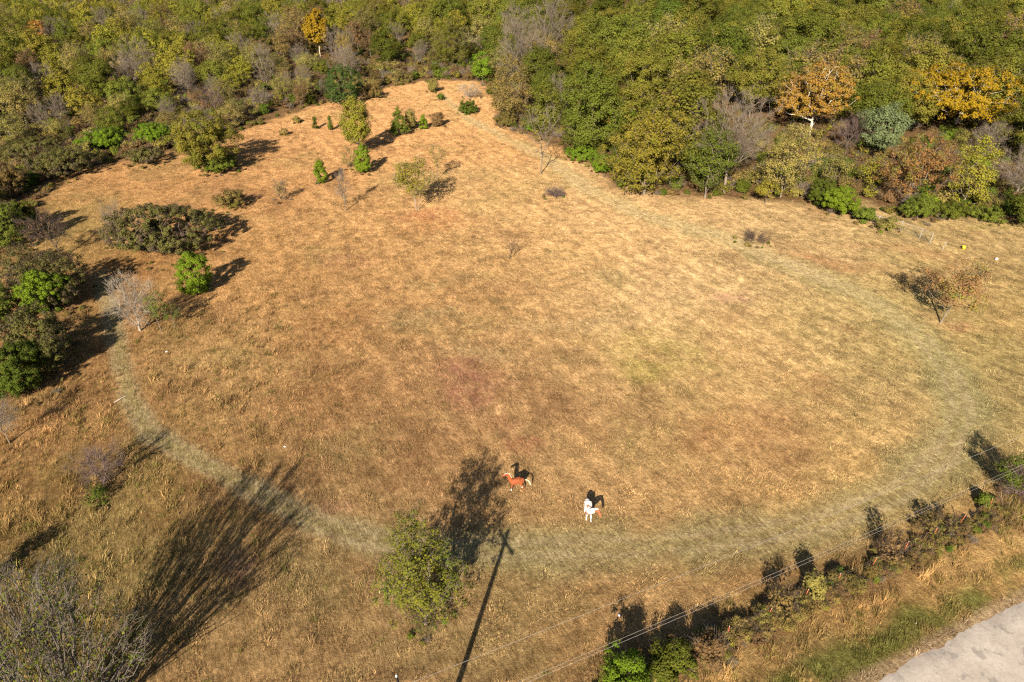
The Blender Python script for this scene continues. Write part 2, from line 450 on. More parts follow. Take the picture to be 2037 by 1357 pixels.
t.l(t.math('ADD', t.math('ADD', f1, f2), t.math('MULTIPLY', f3, .5)), bm_.inputs["Height"])
d = t.n("ShaderNodeBsdfDiffuse"); d.inputs["Roughness"].default_value = 1.0
t.l(c, d.inputs[0]); t.l(bm_.outputs[0], d.inputs["Normal"]); t.l(d.outputs[0], t.out.inputs[0])
M_GROUND = t.m
ground_me = build_mesh("ground", [(np.stack([GX, GY, GZ], -1).reshape(-1, 3), quads, 0)], [M_GROUND], {"albedo": alb.reshape(-1, 3)}, True)
set_tags(link("ground", ground_me), kind='structure')

# the road: a worn concrete strip with ragged edges
t = NT("worn_concrete")
tc = t.n("ShaderNodeTexCoord")
n1 = t.noise(tc.outputs["Object"], .45, 5); n2 = t.noise(tc.outputs["Object"], 6, 6, .75); n3 = t.noise(tc.outputs["Object"], 1.1, 4)
c = t.mix(t.ramp(n1, .35, .65), (.32, .275, .23), (.42, .37, .315))
c = t.mix(1.0, c, t.ramp(n2, .3, .7, (.82, .82, .82), (1.12, 1.12, 1.12)), 'MULTIPLY')
c = t.mix(t.math('MULTIPLY', t.ramp(n3, .57, .64), .55), c, (.17, .155, .14))
vo = t.n("ShaderNodeTexVoronoi", feature='DISTANCE_TO_EDGE'); vo.inputs["Scale"].default_value = .42
dv = t.n("ShaderNodeVectorMath", operation='ADD'); nv = t.n("ShaderNodeTexNoise"); nv.inputs["Scale"].default_value = 1.3; nv.inputs["Detail"].default_value = 5
t.l(tc.outputs["Object"], nv.inputs["Vector"]); t.l(tc.outputs["Object"], dv.inputs[0]); t.l(nv.outputs["Color"], dv.inputs[1]); t.l(dv.outputs[0], vo.inputs["Vector"])
c = t.mix(t.math('MULTIPLY', t.ramp(vo.outputs["Distance"], .004, .014, (1, 1, 1), (0, 0, 0)), .28), c, (.17, .15, .13))
n4 = t.noise(tc.outputs["Object"], 22, 3, .8)
c = t.mix(1.0, c, t.ramp(n4, .3, .7, (.86, .86, .86), (1.1, 1.1, 1.1)), 'MULTIPLY')
d = t.n("ShaderNodeBsdfDiffuse"); t.l(c, d.inputs[0])
b_ = t.n("ShaderNodeBump"); b_.inputs["Strength"].default_value = .4; b_.inputs["Distance"].default_value = .03; t.l(n2, b_.inputs["Height"]); t.l(b_.outputs[0], d.inputs["Normal"])
t.l(d.outputs[0], t.out.inputs[0])
M_ROAD = t.m
us = np.concatenate([np.arange(-260, -16, 2.), np.arange(-16, 40, .25), np.arange(40, 300, 2.)])
vv = np.linspace(0, 1, 9)
U, Vv = np.meshgrid(us, vv)
e0 = (fbm(us * .6, us * 0 + 3, 8, 4) - .5) * .7 + (fbm(us * 3, us * 0 + 3, 18, 3) - .5) * .35; e1 = 6.4 + (fbm(us * .6, us * 0 + 9, 9, 4) - .5) * .7
W_ = e0[None] * (1 - Vv) + e1[None] * Vv
RX = ROAD_O[0] + U * ROAD_D[0] + W_ * ROAD_N[0]; RY = ROAD_O[1] + U * ROAD_D[1] + W_ * ROAD_N[1]
RZ = np.where((Vv == 0) | (Vv == 1), -0.12, 0.02 + .05 * (1 - (2 * Vv - 1) ** 2))
ii = np.arange(RX.size).reshape(RX.shape)
rq = np.stack([ii[:-1, :-1], ii[1:, :-1], ii[1:, 1:], ii[:-1, 1:]], -1).reshape(-1, 4)
set_tags(link("road", build_mesh("road", [(np.stack([RX, RY, RZ], -1).reshape(-1, 3), rq, 0)], [M_ROAD], None, True)), kind='structure')

# ---------------------------------------------------------------- growing plants
def crown_points(rng, n, H, W, cb, shape, rin, mainf=.36):
    if shape == 'multi':
        K = 7
        main = crown_points(rng, max(int(n * mainf), 4), H * .98, W * (.72 + .32 * mainf), cb, 'dome', rin)
        out = [main]
        each = int(math.ceil((n - len(main)) / K))
        for q in range(K):
            a = 2 * math.pi * q / K + rng.uniform(-.5, .5)
            rr_ = W * rng.uniform(.20, .33) * (1 if q else .25)
            zc = cb + (H - cb) * (rng.uniform(.25, .70) if q else .76)
            rw, rh = W * rng.uniform(.17, .27), (H - cb) * rng.uniform(.18, .27)
            d = norm(rng.normal(size=(each, 3)) + [0, 0, .15]); r = (rin + (1 - rin) * rng.random(each) ** .5)[:, None]
            P_ = d * r * [rw, rw, rh] + [rr_ * math.cos(a), rr_ * math.sin(a), zc]
            P_[:, 2] = np.clip(P_[:, 2], cb * .7, None)
            out.append(P_)
        return np.concatenate(out)[:n]
    if shape in ('dome', 'round'):
        zc = cb + (H - cb) * (.45 if shape == 'dome' else .5)
        d = norm(rng.normal(size=(n, 3)))
        r = rin + (1 - rin) * rng.random(n) ** .5
        lob = norm(rng.normal(size=(9, 3)) + [0, 0, .3])
        r = r * (.76 + .30 * np.clip((d @ lob.T).max(1) * 2.4 - 1.5, -.7, 1))
        up = np.where(d[:, 2] > 0, H - zc, zc - cb)
        P = d * r[:, None]
        return np.stack([P[:, 0] * W / 2, P[:, 1] * W / 2, zc + P[:, 2] * up], 1)
    t = rng.random(n * 4)
    if shape == 'cone': rp = (1 - t) ** .8 * (0.25 + .75 * smooth(0, .12, t)) + .04
    elif shape == 'vase': rp = .22 + .78 * smooth(0, .75, t) * np.sqrt(np.clip(1.02 - (np.clip(t - .6, 0, 1) / .42) ** 2, .05, 1))
    else: rp = np.sqrt(np.clip(1 - ((t - .45) / .56) ** 2, .02, 1))
    keep = rng.random(n * 4) < rp ** 1.3
    t, rp = t[keep][:n], rp[keep][:n]
    m = len(t)
    a = rng.random(m) * 2 * math.pi
    ph = rng.random() * 6
    r = rp * (rin + (1 - rin) * rng.random(m) ** .6) * (1 + .16 * np.sin(3 * a + ph + 4 * t))
    Q = np.stack([r * np.cos(a) * W / 2, r * np.sin(a) * W / 2, cb + t * (H - cb)], 1)
    if shape != 'vase':
        tt = np.linspace(.72, 1.0, 7); Q = np.concatenate([Q, np.stack([rng.normal(0, .03 * W, 7), rng.normal(0, .03 * W, 7), cb + tt * (H - cb)], 1)])
    return Q

def skeleton(rng, pts, H, cb, stems, bf, lean=(0, 0), spread=0.4):
    pos, par, pl = [], [], []
    for s in range(stems):
        a = 2 * math.pi * s / max(stems, 1) + rng.random()
        base = np.array([math.cos(a), math.sin(a), 0]) * (0.0 if stems == 1 else .03 * H)
        top = np.array([lean[0] * .5, lean[1] * .5, max(cb, .12 * H) + .22 * (H - cb)])
        if stems > 1: top = top + np.array([math.cos(a), math.sin(a), 0]) * spread * H * .3
        prev = -1
        K = 4
        for k in range(K + 1):
            f = k / K
            p = base + (top - base) * f + (rng.normal(size=3) * .012 * H * f if 0 < k else 0)
            if k == 0: p[2] = -.15
            pos.append(p); par.append(prev); pl.append(0 if prev < 0 else pl[prev] + np.linalg.norm(p - pos[prev])); prev = len(pos) - 1
    base_n = len(pos)
    order = np.argsort(np.linalg.norm(pts - [0, 0, cb * .7], axis=1))
    n = len(pts)
    A = np.zeros((base_n + 2 * n, 3)); A[:base_n] = pos
    L = np.zeros(base_n + 2 * n); L[:base_n] = pl
    PR = np.full(base_n + 2 * n, -1); PR[:base_n] = par
    m = base_n
    for i in order:
        p = pts[i]
        dist = np.linalg.norm(A[:m] - p, axis=1)
        cost = dist + bf * L[:m] + np.where(A[:m, 2] > p[2] + .25 * dist, dist * .8, 0) + np.where(A[:m, 2] < .05 * H, 3.0, 0)
        j = int(np.argmin(cost))
        q = A[j]
        mid = (q + p) * .5 + rng.normal(size=3) * dist[j] * .07 + [0, 0, -dist[j] * .05]
        A[m] = mid; PR[m] = j; L[m] = L[j] + np.linalg.norm(mid - q)
        A[m + 1] = p; PR[m + 1] = m; L[m + 1] = L[m] + np.linalg.norm(p - mid)
        m += 2
    cnt = np.zeros(m); tip = np.ones(m, bool)
    tip[PR[:m][PR[:m] >= 0]] = False
    cnt[tip] = 1
    for i in range(m - 1, -1, -1):
        if PR[i] >= 0: cnt[PR[i]] += cnt[i]
    return A[:m], PR[:m], cnt, tip

KINDS = {
    # area per tip, leaves per tip, leaf size, clump radius, twigs per tip, twig length, tip radius, inner shell, crown base, shape, balance
    'oak':     dict(apt=4.0, lpt=112, leaf=.31, cr=1.30, tpt=2, tl=.8, rt=.026, rin=.70, cb=.16, mainf=.66, shape='multi', bf=.5, leafm=M_OAK, wood=M_BARK),
    'olive':   dict(apt=2.4, lpt=40, leaf=.25, cr=.90, tpt=6, tl=1.0, rt=.018, rin=.45, cb=.12, shape='multi', bf=.5, leafm=M_OLIVE, wood=M_TWIG),
    'locust':  dict(apt=2.0, lpt=48, leaf=.26, cr=.90, tpt=3, tl=.8, rt=.022, rin=.55, cb=.06, shape='multi', bf=.45, leafm=M_LOCUST, wood=M_BARK),
    'bare':    dict(apt=1.25, lpt=0, leaf=.2, cr=.7, tpt=11, tl=1.1, rt=.017, rin=.15, cb=.14, shape='dome', bf=.6, leafm=M_BROWN, wood=M_TWIG),
    'sycamore': dict(apt=2.2, lpt=52, leaf=.38, cr=.85, tpt=2, tl=.7, rt=.016, rin=.50, cb=.16, shape='multi', bf=.45, leafm=M_ORANGE, wood=M_WHITE_BARK),
    'cedar':   dict(apt=.45, lpt=56, leaf=.20, cr=.48, tpt=1, tl=.4, rt=.012, rin=.62, cb=.02, shape='cone', bf=.15, leafm=M_CEDAR, wood=M_BARK),
    'bush':    dict(apt=.42, lpt=88, leaf=.15, cr=.36, tpt=3, tl=.6, rt=.010, rin=.55, cb=.00, shape='multi', bf=.35, leafm=M_VINE, wood=M_TWIG_DARK),
    'thicket': dict(apt=.55, lpt=46, leaf=.19, cr=.42, tpt=9, tl=.75, rt=.010, rin=.50, cb=.00, shape='multi', bf=.35, leafm=M_OLIVE, wood=M_TWIG_DARK),
    'sapling': dict(apt=.8, lpt=12, leaf=.17, cr=.36, tpt=5, tl=.6, rt=.012, rin=.2, cb=.22, shape='vase', bf=.5, leafm=M_OLIVE, wood=M_TWIG),
}

def grow(seed, kind, H, W, **over):
    k = dict(KINDS[kind]); stems = over.pop('stems', 1); lean = over.pop('lean', (0, 0)); spread = over.pop('spread', .4); k.update(over)
    rng = np.random.default_rng(seed)
    cb = k['cb'] * H
    area = math.pi * W * (H - cb) * (.55 if k['shape'] in ('cone', 'vase') else .85)
    n = int(np.clip(area / k['apt'], 14, k.get('nmax', 380)))
    cr = min(k['cr'], W * .16)
    cr1 = max(cr, .60 * math.sqrt(area / n)); lpt = int(k['lpt'] * (cr1 / cr) ** 1.7); cr = cr1
    pts = crown_points(rng, n, H - cr * .45, max(W - cr * .9, W * .6), cb + cr * .3, k['shape'], k['rin'], k.get('mainf', .36))
    n = len(pts)
    f = np.clip(pts[:, 2:3] / H, 0, 1)
    pts[:, :2] += f * np.array(lean)
    A, PR, cnt, tip = skeleton(rng, pts, H, cb, stems, k['bf'], lean, spread)
    ch = np.where(PR >= 0)[0]
    rad = k['rt'] * np.sqrt(cnt)
    rad = np.minimum(rad, .028 * H + .02)
    Rc = rad[ch]; Rp = np.minimum(rad[PR[ch]], Rc * 1.5 + .004)
    low = A[ch][:, 2] < .15 * H
    Rp = np.where(low, Rp * 1.15, Rp)
    wood = [tubes(A[PR[ch]], A[ch], Rp, np.maximum(Rc * .92, .006), 5)]
    ax = norm(pts - np.array([lean[0] * .4, lean[1] * .4, cb + (H - cb) * .3]))
    T = k['tpt'] * n
    crown, crown_wood = [], []
    if T:
        i = rng.integers(0, n, T)
        dr = norm(ax[i] + rng.normal(size=(T, 3)) * .55 + [0, 0, .25])
        p0 = pts[i] + rng.normal(size=(T, 3)) * cr * .25 - dr * .25 * k['tl']
        ln = k['tl'] * (.5 + .8 * rng.random(T))
        p1 = p0 + dr * ln[:, None]
        crown_wood = tubes(p0, p1, np.full(T, k['rt'] * .75), np.full(T, .004), 3)
    if lpt:
        M = lpt * n
        i = np.repeat(np.arange(n), lpt)
        off = norm(rng.normal(size=(M, 3))) * (rng.random(M) ** .45)[:, None] * cr * (.7 + .6 * rng.random(n)[i])[:, None]
        off[:, 2] *= .75
        C = pts[i] + off
        C[:, 2] = np.maximum(C[:, 2], .05)
        N = norm(off) * .9 + ax[i] * .8 + rng.normal(size=(M, 3)) * .33 + [0, 0, .25]
        crown = leaf_cards(C, N, k['leaf'] * (.6 + .8 * rng.random(M)) * (1 if k.get('fine') else 1.06), rng, fine=k.get('fine', False))
    return wood, crown, crown_wood, k

def plant_meshes(seed, kind, H, W, joined=False, **over):
    wood, crown, tw, k = grow(seed, kind, H, W, **over)
    if joined:
        parts = [(*wood[0], 1)]
        if len(crown): parts.append((*crown, 0))
        if len(tw): parts.append((*tw, 1))
        return build_mesh(kind, parts, [k['leafm'], k['wood']])
    t_me = build_mesh(kind + "_wood", [(*wood[0], 0)], [k['wood']])
    cp = []
    if len(crown): cp.append((*crown, 0))
    if len(tw): cp.append((*tw, 1))
    c_me = build_mesh(kind + "_crown", cp, [k['leafm'], k['wood']])
    return t_me, c_me

def place(name, meshes, x, y, label, cat, group=None, rz=0.0, sc=(1, 1, 1), low=False):
    z = float(ground_h(x, y))
    root = bpy.data.objects.new(name, None); COL.objects.link(root)
    root.empty_display_size = .5
    root.location = (x, y, z); root.rotation_euler = (0, 0, rz); root.scale = sc
    set_tags(root, label, cat, group)
    link("stems" if low else "trunk", meshes[0], root)
    link("foliage" if low else "crown", meshes[1], root)
    return root

LOW = []
TAKEN = []          # (x, y, radius) of surveyed plants
_seed = [100]
def survey(name, label, cat, kind, bx, by, ty, wpx, group=None, low=False, **over):
    """one plant seen in the photograph, at its own spot, with its own height and spread"""
    x, y = gp(bx, by)
    W = wpx / scale_at(x, y)
    Hh = height_for(x, y + (W * .12 if low else 0), ty)
    if low: y += W * .12
    _seed[0] += 1
    me = plant_meshes(over.pop('seed', _seed[0]), kind, Hh, W, **over)
    TAKEN.append((x, y, W * .5))
    if low: LOW.append((x, y, W * .5))
    return place(name, me, x, y, label, cat, group, low=low)

S = survey
# --- right-hand wood edge
S('bare_tree', 'slim bare grey tree standing alone in front of the dark oak edge, long branches', 'tree', 'bare', 1076, 345, 205, 100, shape='vase', cb=.25, apt=1.8, tpt=7, wood=M_TWIG)
S('locust_tree', 'broad yellow-green tree with feathery foliage down to the grass at the wood edge', 'tree', 'locust', 1281, 386, 186, 215)
S('broadleaf_tree', 'yellow-green leafy tree with thick dark trunk right of the feathery yellow-green tree', 'tree', 'locust', 1402, 394, 240, 132, cb=.14, leafm=M_VINE)
S('bare_tree', 'large grey dome of bare twigs rising behind leafy trees at the wood edge', 'tree', 'bare', 1440, 384, 170, 205, apt=.9, nmax=600, cb=.22)
S('olive_tree', 'wide drab olive tree with feathery foliage just right of the bare grey dome', 'tree', 'olive', 1552, 394, 236, 145, cb=.08)
S('small_tree', 'small yellow-green tree with a visible trunk in front of the drab olive tree', 'tree', 'locust', 1522, 407, 358, 72, cb=.3)
S('sycamore_tree', 'orange-brown sycamore with bright white limbs inside the right wood', 'tree', 'sycamore', 1610, 268, 120, 185, cb=.2, rt=.026, lpt=34)
S('golden_tree', 'very broad golden yellow tree standing above the wood on the right', 'tree', 'sycamore', 1895, 268, 124, 285, leafm=M_YELLOW, lpt=40, cb=.2, nmax=460)
S('silver_tree', 'silvery pale green tree between the orange sycamore and the golden yellow tree', 'tree', 'oak', 1745, 318, 195, 115, leafm=M_SILVER)
S('purple_tree', 'dark bare purple-brown tree tucked left of the silvery pale green tree', 'tree', 'bare', 1680, 310, 212, 75, wood=M_TWIG_PURPLE)
S('russet_tree', 'round olive-russet tree with pale twisted limbs near the chain link fence', 'tree', 'olive', 1802, 408, 256, 186, leafm=M_RUST, cb=.08, rt=.02)
S('slim_tree', 'narrow yellow-green tree at the right wood edge below the golden yellow tree', 'tree', 'locust', 1912, 418, 268, 82, shape='column')
S('bare_tree', 'grey bare spreading tree at the right frame edge above the mown grass', 'tree', 'bare', 2012, 408, 285, 135, apt=1.1)
S('bare_tree', 'thin bare grey tree just below the golden yellow tree, half hidden', 'tree', 'bare', 1945, 330, 225, 80)
S('vine_shrub', 'bright lime green vine mound at the mown edge where the hedge begins', 'shrub', 'bush', 1672, 432, 368, 88, low=True, leafm=M_LIME)
S('vine_shrub', 'dark green vine mound left of the bright lime vine mound', 'shrub', 'bush', 1635, 415, 352, 70, low=True)
S('vine_shrub', 'green creeper mound under the russet tree at the grassy gap', 'shrub', 'bush', 1828, 440, 385, 80, low=True)
S('vine_shrub', 'low green creeper under the narrow yellow-green tree', 'shrub', 'bush', 1893, 436, 400, 90, low=True)
S('vine_shrub', 'low green creeper right of the narrow tree along the grass corner', 'shrub', 'bush', 1965, 440, 408, 90, low=True, leafm=M_VINE)
S('dark_tree', 'dark grey-green tree cut by the right frame edge beside the mown corner', 'tree', 'oak', 2040, 455, 370, 80, leafm=M_DARK)
S('hedge_shrub', 'overgrown olive hedge end hiding the fence next to its first steel post', 'hedge', 'thicket', 1768, 462, 432, 62, low=True, tpt=4, lpt=30)
S('hedge_shrub', 'overgrown green hedge length running from the lime vine mound to the fence', 'hedge', 'bush', 1722, 446, 412, 66, low=True)
S('scrub_tree', 'brownish scrub tree above the dark green vine mound', 'tree', 'olive', 1655, 372, 300, 85)
S('scrub_tree', 'olive scrub tree right of the brownish scrub tree, before the silvery tree', 'tree', 'olive', 1725, 385, 305, 80, leafm=M_LOCUST)
# --- oak edge in the middle
S('oak_tree', 'big dark oak reaching down to the grass behind the slim bare tree', 'tree', 'oak', 1176, 308, 108, 148, leafm=M_DARK, cb=.02)
S('oak_tree', 'brown-tinged oak at the narrow top end of the field, right side', 'tree', 'oak', 1015, 240, 100, 105, leafm=M_OLIVE, cb=.02, lpt=50)
S('oak_tree', 'green oak between the brown-tinged oak and the big dark oak', 'tree', 'oak', 1082, 268, 150, 85, cb=.02)
S('bare_tree', 'bare reddish-grey crown showing between the oaks above the slim bare tree', 'tree', 'bare', 1110, 250, 138, 60)
S('oak_tree', 'tall olive-green oak behind the brown-tinged oak', 'tree', 'oak', 1070, 190, 82, 90)
S('oak_tree', 'round green oak behind the big dark oak', 'tree', 'oak', 1165, 175, 58, 125)
S('oak_tree', 'round dark oak to the upper left of the feathery yellow-green tree', 'tree', 'oak', 1275, 215, 85, 100)
S('oak_tree', 'glossy green oak standing behind the left side of the bare grey dome', 'tree', 'oak', 1375, 245, 132, 105)
S('oak_tree', 'wide green oak between the bare grey dome and the orange sycamore', 'tree', 'oak', 1490, 235, 88, 150)
S('oak_tree', 'green oak directly behind the orange sycamore', 'tree', 'oak', 1560, 175, 65, 130)
S('lime_tree', 'small bright lime green tree at the far top corner of the field', 'tree', 'oak', 960, 162, 98, 50, leafm=M_LIME, cb=0)
S('vine_shrub', 'yellowish green vine bank under the big dark oak', 'shrub', 'bush', 1160, 318, 285, 80, low=True, leafm=M_LIME)
S('vine_shrub', 'bright vine bank left of the feathery yellow-green tree trunk', 'shrub', 'bush', 1203, 345, 305, 70, low=True, leafm=M_LIME)
S('brush_shrub', 'brown-green brush at the foot of the brown-tinged oak', 'shrub', 'thicket', 1010, 250, 215, 60, low=True)
# --- far end of the field
S('grey_shrub', 'grey leafless shrub at the far narrow end of the field', 'shrub', 'bare', 935, 196, 162, 55, cb=0, wood=M_TWIG_PALE, low=True, apt=.9)
S('round_shrub', 'round dark green shrub in the lane near the far end of the field', 'shrub', 'bush', 932, 226, 196, 48, low=True)
S('cedar_tree', 'bright green cedar with pointed top at the end of the long shadow', 'tree', 'cedar', 795, 268, 210, 44, leafm=M_VINE)
S('grey_shrub', 'dull grey-green shrub pressed against the right side of the pointed cedar', 'shrub', 'thicket', 818, 258, 212, 32, low=True)
S('cedar_tree', 'tiny bright green cedar between the pointed cedar and a brown shrub', 'tree', 'cedar', 843, 256, 227, 22, leafm=M_LIME)
S('brown_shrub', 'brownish upright shrub right of the tiny bright green cedar', 'shrub', 'thicket', 871, 252, 221, 34, low=True, leafm=M_BROWN)
S('small_shrub', 'small green shrub by the far end of the field below the wood', 'shrub', 'bush', 877, 198, 183, 18, low=True)
S('brown_shrub', 'thin brown shrub near the top end of the field against the woods', 'shrub', 'thicket', 862, 184, 152, 28, low=True, leafm=M_OLIVE)
S('cedar_tree', 'large dark cedar at the wood edge left of the far field end', 'tree', 'cedar', 686, 208, 128, 74, cb=0, shape='column')
S('brown_shrub', 'brown bushy shrub at the right foot of the large dark cedar', 'shrub', 'thicket', 742, 196, 162, 50, low=True)
S('poplar_tree', 'pale yellow-green poplar-like tree, narrow, in the middle of the upper field', 'tree', 'locust', 716, 308, 190, 62, shape='column', cb=.22, tpt=6, lpt=80, apt=1.2, leafm=M_LOCUST)
S('vine_post', 'bright green vine clump at the foot of the pale poplar-like tree', 'shrub', 'bush', 724, 346, 284, 34, low=True, leafm=M_LIME, shape='column')
S('small_shrub', 'thin olive shrub left of the vine clump below the poplar-like tree', 'shrub', 'sapling', 694, 335, 292, 45, low=True, cb=0)
S('vine_post', 'narrow upright green vine covered stump in the upper field', 'shrub', 'bush', 640, 365, 318, 26, low=True, leafm=M_LIME, shape='column')
S('spindly_sapling', 'spindly green sapling on the upper left slope, left one of two', 'sapling', 'cedar', 628, 257, 232, 12, leafm=M_VINE, lpt=20)
S('spindly_sapling', 'spindly green sapling on the upper left slope, right one of two', 'sapling', 'cedar', 658, 259, 230, 13, leafm=M_VINE, lpt=20)
S('small_shrub', 'low grey weed clump near the wood edge on the upper left slope', 'shrub', 'thicket', 592, 246, 230, 22, low=True)
S('small_shrub', 'low scrubby weed left of the two spindly saplings', 'shrub', 'thicket', 566, 270, 255, 22, low=True)
S('forked_tree', 'orange-olive tree with several pale stems over reddish soil in mid field', 'tree', 'olive', 829, 418, 305, 100, stems=3, cb=.28, leafm=M_LOCUST, wood=M_TWIG_PALE, rt=.012, lpt=40, leaf=.22, rin=.6, apt=1.6)
S('bare_sapling', 'half bare sapling with a few leaves behind the many-stemmed orange-olive tree', 'sapling', 'sapling', 871, 356, 287, 42)
S('bare_sapling', 'straight bare sapling with dark trunk in the left of the upper field', 'sapling', 'bare', 688, 418, 338, 42, cb=.3, shape='column')
S('bare_shrub', 'small bare grey shrub between the round bush and the straight bare sapling', 'shrub', 'thicket', 562, 402, 353, 36, low=True, lpt=6, wood=M_TWIG)
S('round_shrub', 'grey-green rounded shrub just up slope of the wide dark thicket', 'shrub', 'thicket', 462, 418, 376, 82, low=True)
S('thin_sapling', 'thin dark broken sapling standing alone in the centre of the field', 'sapling', 'bare', 1012, 516, 465, 38, cb=.1, apt=1.1, tpt=4, wood=M_TWIG_DARK, lean=(1.0, 0))
S('brush_pile', 'low rounded heap of dry brown brush below the slim bare tree', 'brush pile', 'bare', 1102, 392, 368, 50, low=True, cb=0, apt=.35, tl=.7, wood=M_TWIG_PURPLE)
S('brush_pile', 'flat dark brush pile in the pale grass at right of centre', 'brush pile', 'bare', 1502, 484, 462, 82, low=True, cb=0, apt=.4, tl=.7, wood=M_TWIG_DARK)
S('leaning_tree', 'single rusty tree with leaning trunk and dark shadow on the right of the field', 'tree', 'olive', 1870, 643, 518, 165, cb=.26, leafm=M_TAN, rin=.25, lpt=60, leaf=.20, tpt=4, lean=(1.2, 0), rt=.018)
# --- left side
S('big_olive_tree', 'big round olive tree with many stems standing on the upper left field edge', 'tree', 'olive', 414, 338, 212, 165, stems=3, cb=.06, lpt=110, mainf=.7, leafm=M_GOLD_OLIVE, seed=640)
S('vine_shrub', 'yellowish green vines around the foot of the big round olive tree', 'shrub', 'bush', 432, 345, 300, 96, low=True, leafm=M_VINE)
S('vine_shrub', 'low green bramble left of the big round olive tree', 'shrub', 'thicket', 288, 330, 292, 90, low=True, leafm=M_THICK)
S('vine_shrub', 'bright green vine bank behind the low bramble at the wood edge', 'shrub', 'bush', 310, 292, 240, 100, low=True, leafm=M_LIME)
S('vine_shrub', 'bright green vine bank at the left wood edge, middle stretch', 'shrub', 'bush', 200, 300, 255, 120, low=True, leafm=M_LIME)
S('vine_shrub', 'dark green vine bank at the left wood edge beside the frame', 'shrub', 'bush', 60, 318, 272, 150, low=True, leafm=M_THICK)
S('thicket_shrub', 'long low olive bramble mound in front of the left vine bank', 'shrub', 'thicket', 120, 352, 290, 165, low=True, leafm=M_THICK, lpt=60)
S('thicket_shrub', 'dark bramble at the left frame edge below the long olive mound', 'shrub', 'thicket', 20, 395, 325, 90, low=True)
S('thicket_shrub', 'olive green bramble on the left frame edge left of the dark bare tree', 'shrub', 'thicket', 22, 500, 400, 95, low=True, leafm=M_VINE)
S('dark_tree', 'dark bare tree with leaning trunk beside the small track at left', 'tree', 'bare', 126, 512, 410, 92, wood=M_TWIG_DARK, lean=(-2, 0), cb=.25, lpt=3)
S('wide_thicket', 'wide dark thicket of green leaves and purple twigs on the left of the field', 'thicket', 'thicket', 318, 505, 408, 245, low=True, leafm=M_THICK, apt=.6, nmax=560, wood=M_TWIG_PURPLE, tpt=9, lpt=70, leaf=.20, shape='dome', rin=.6)
S('twiggy_shrub', 'pale twiggy growth at the left end of the wide dark thicket', 'shrub', 'bare', 232, 490, 392, 70, low=True, cb=0, wood=M_TWIG)
S('conical_bush', 'dense cone of bright yellow-green leaves casting a black shadow', 'bush', 'bush', 395, 583, 504, 70, leafm=M_LIME, shape='column', lpt=130, leaf=.13, seed=77)
S('pale_tree', 'pale silvery bare tree beside the worn track at left', 'tree', 'bare', 280, 660, 540, 108, wood=M_TWIG_PALE, cb=.12, apt=.7, tl=.9)
S('leafy_sapling', 'thin sapling with a few green leaves right of the pale silvery tree', 'sapling', 'sapling', 322, 664, 577, 46, leafm=M_VINE)
S('leafy_sapling', 'darker low sapling between the thin leafy sapling and the yellow-green cone bush', 'sapling', 'sapling', 350, 655, 598, 50, leafm=M_DARK, cb=.1)
S('thicket_shrub', 'brown twig thicket around the bright round bush at far left', 'shrub', 'thicket', 90, 618, 512, 205, low=True, leafm=M_THICK, nmax=520, lpt=40)
S('round_bush', 'bright green round bush rising out of brown twigs at far left', 'bush', 'bush', 92, 632, 540, 125, low=True, leafm=M_LIME)
S('thicket_shrub', 'dark twiggy shrub below the bright green round bush', 'shrub', 'thicket', 80, 725, 606, 150, low=True, leafm=M_THICK, lpt=44)
S('round_bush', 'green bush at the left frame edge, lowest of the left thicket', 'bush', 'bush', 40, 792, 684, 150, low=True, leafm=M_VINE)
S('thicket_shrub', 'dark brown shrub joined to the right of the lowest green bush', 'shrub', 'thicket', 112, 752, 668, 85, low=True, leafm=M_THICK)
S('bare_tree', 'small grey bare tree cut by the left frame edge', 'tree', 'bare', 20, 882, 792, 90, wood=M_TWIG, cb=.25)
S('purple_shrub', 'hazy purple-grey twig shrub above a green patch at lower left', 'shrub', 'bare', 207, 965, 895, 115, wood=M_TWIG_PURPLE, cb=.06, apt=.5, tl=.9, shape='vase')
S('low_shrub', 'low green shrub below the hazy purple twig shrub', 'shrub', 'bush', 190, 1003, 965, 68, low=True, lpt=16, apt=.8)
S('thicket_shrub', 'dark green bramble on the left frame edge beside the bright green round bush', 'shrub', 'thicket', 0, 660, 560, 110, low=True, leafm=M_VINE)
S('thicket_shrub', 'low twiggy bramble at the left frame edge above the round bush', 'shrub', 'thicket', 40, 545, 490, 110, low=True, leafm=M_THICK, lpt=24)
S('vine_shrub', 'green shrub between the left frame edge and the dark bare tree', 'shrub', 'bush', 45, 465, 395, 80, low=True, leafm=M_VINE)
# --- near the road
S('near_tree', 'leafy yellow-green tree standing nearest the camera above the pole shadow', 'tree', 'locust', 846, 1240, 1036, 212, cb=.08, shape='multi', fine=True, leaf=.15, apt=.52, lpt=32, cr=.46, tpt=5, tl=.7, rt=.011, rin=.25, leafm=foliage_mat("near_tree_leaves", (.078, .094, .013), (.160, .148, .020), hue=.005, val=.02, third=(.070, .110, .015)), nmax=420)
S('low_shrub', 'dull green weeds around the foot of the nearest leafy tree', 'shrub', 'thicket', 850, 1258, 1185, 105, low=True, leafm=M_VINE, lpt=16, leaf=.12)

bx, by = 150, 1470
x, y = gp(bx, by)
me = plant_meshes(911, 'bare', 12.6, 12.5, stems=8, spread=.8, shape='vase', cb=.04, apt=.62, nmax=420, tpt=8, tl=1.1, rt=.022, bf=.95, rin=.1, lpt=15, fine=True, leaf=.15, leafm=M_VINE, wood=M_FAN)
place('spreading_tree', me, x, y, 'grey bare tree of many spreading stems in the lower left corner with fan shaped shadow', 'tree')
TAKEN.append((x, y, 6))

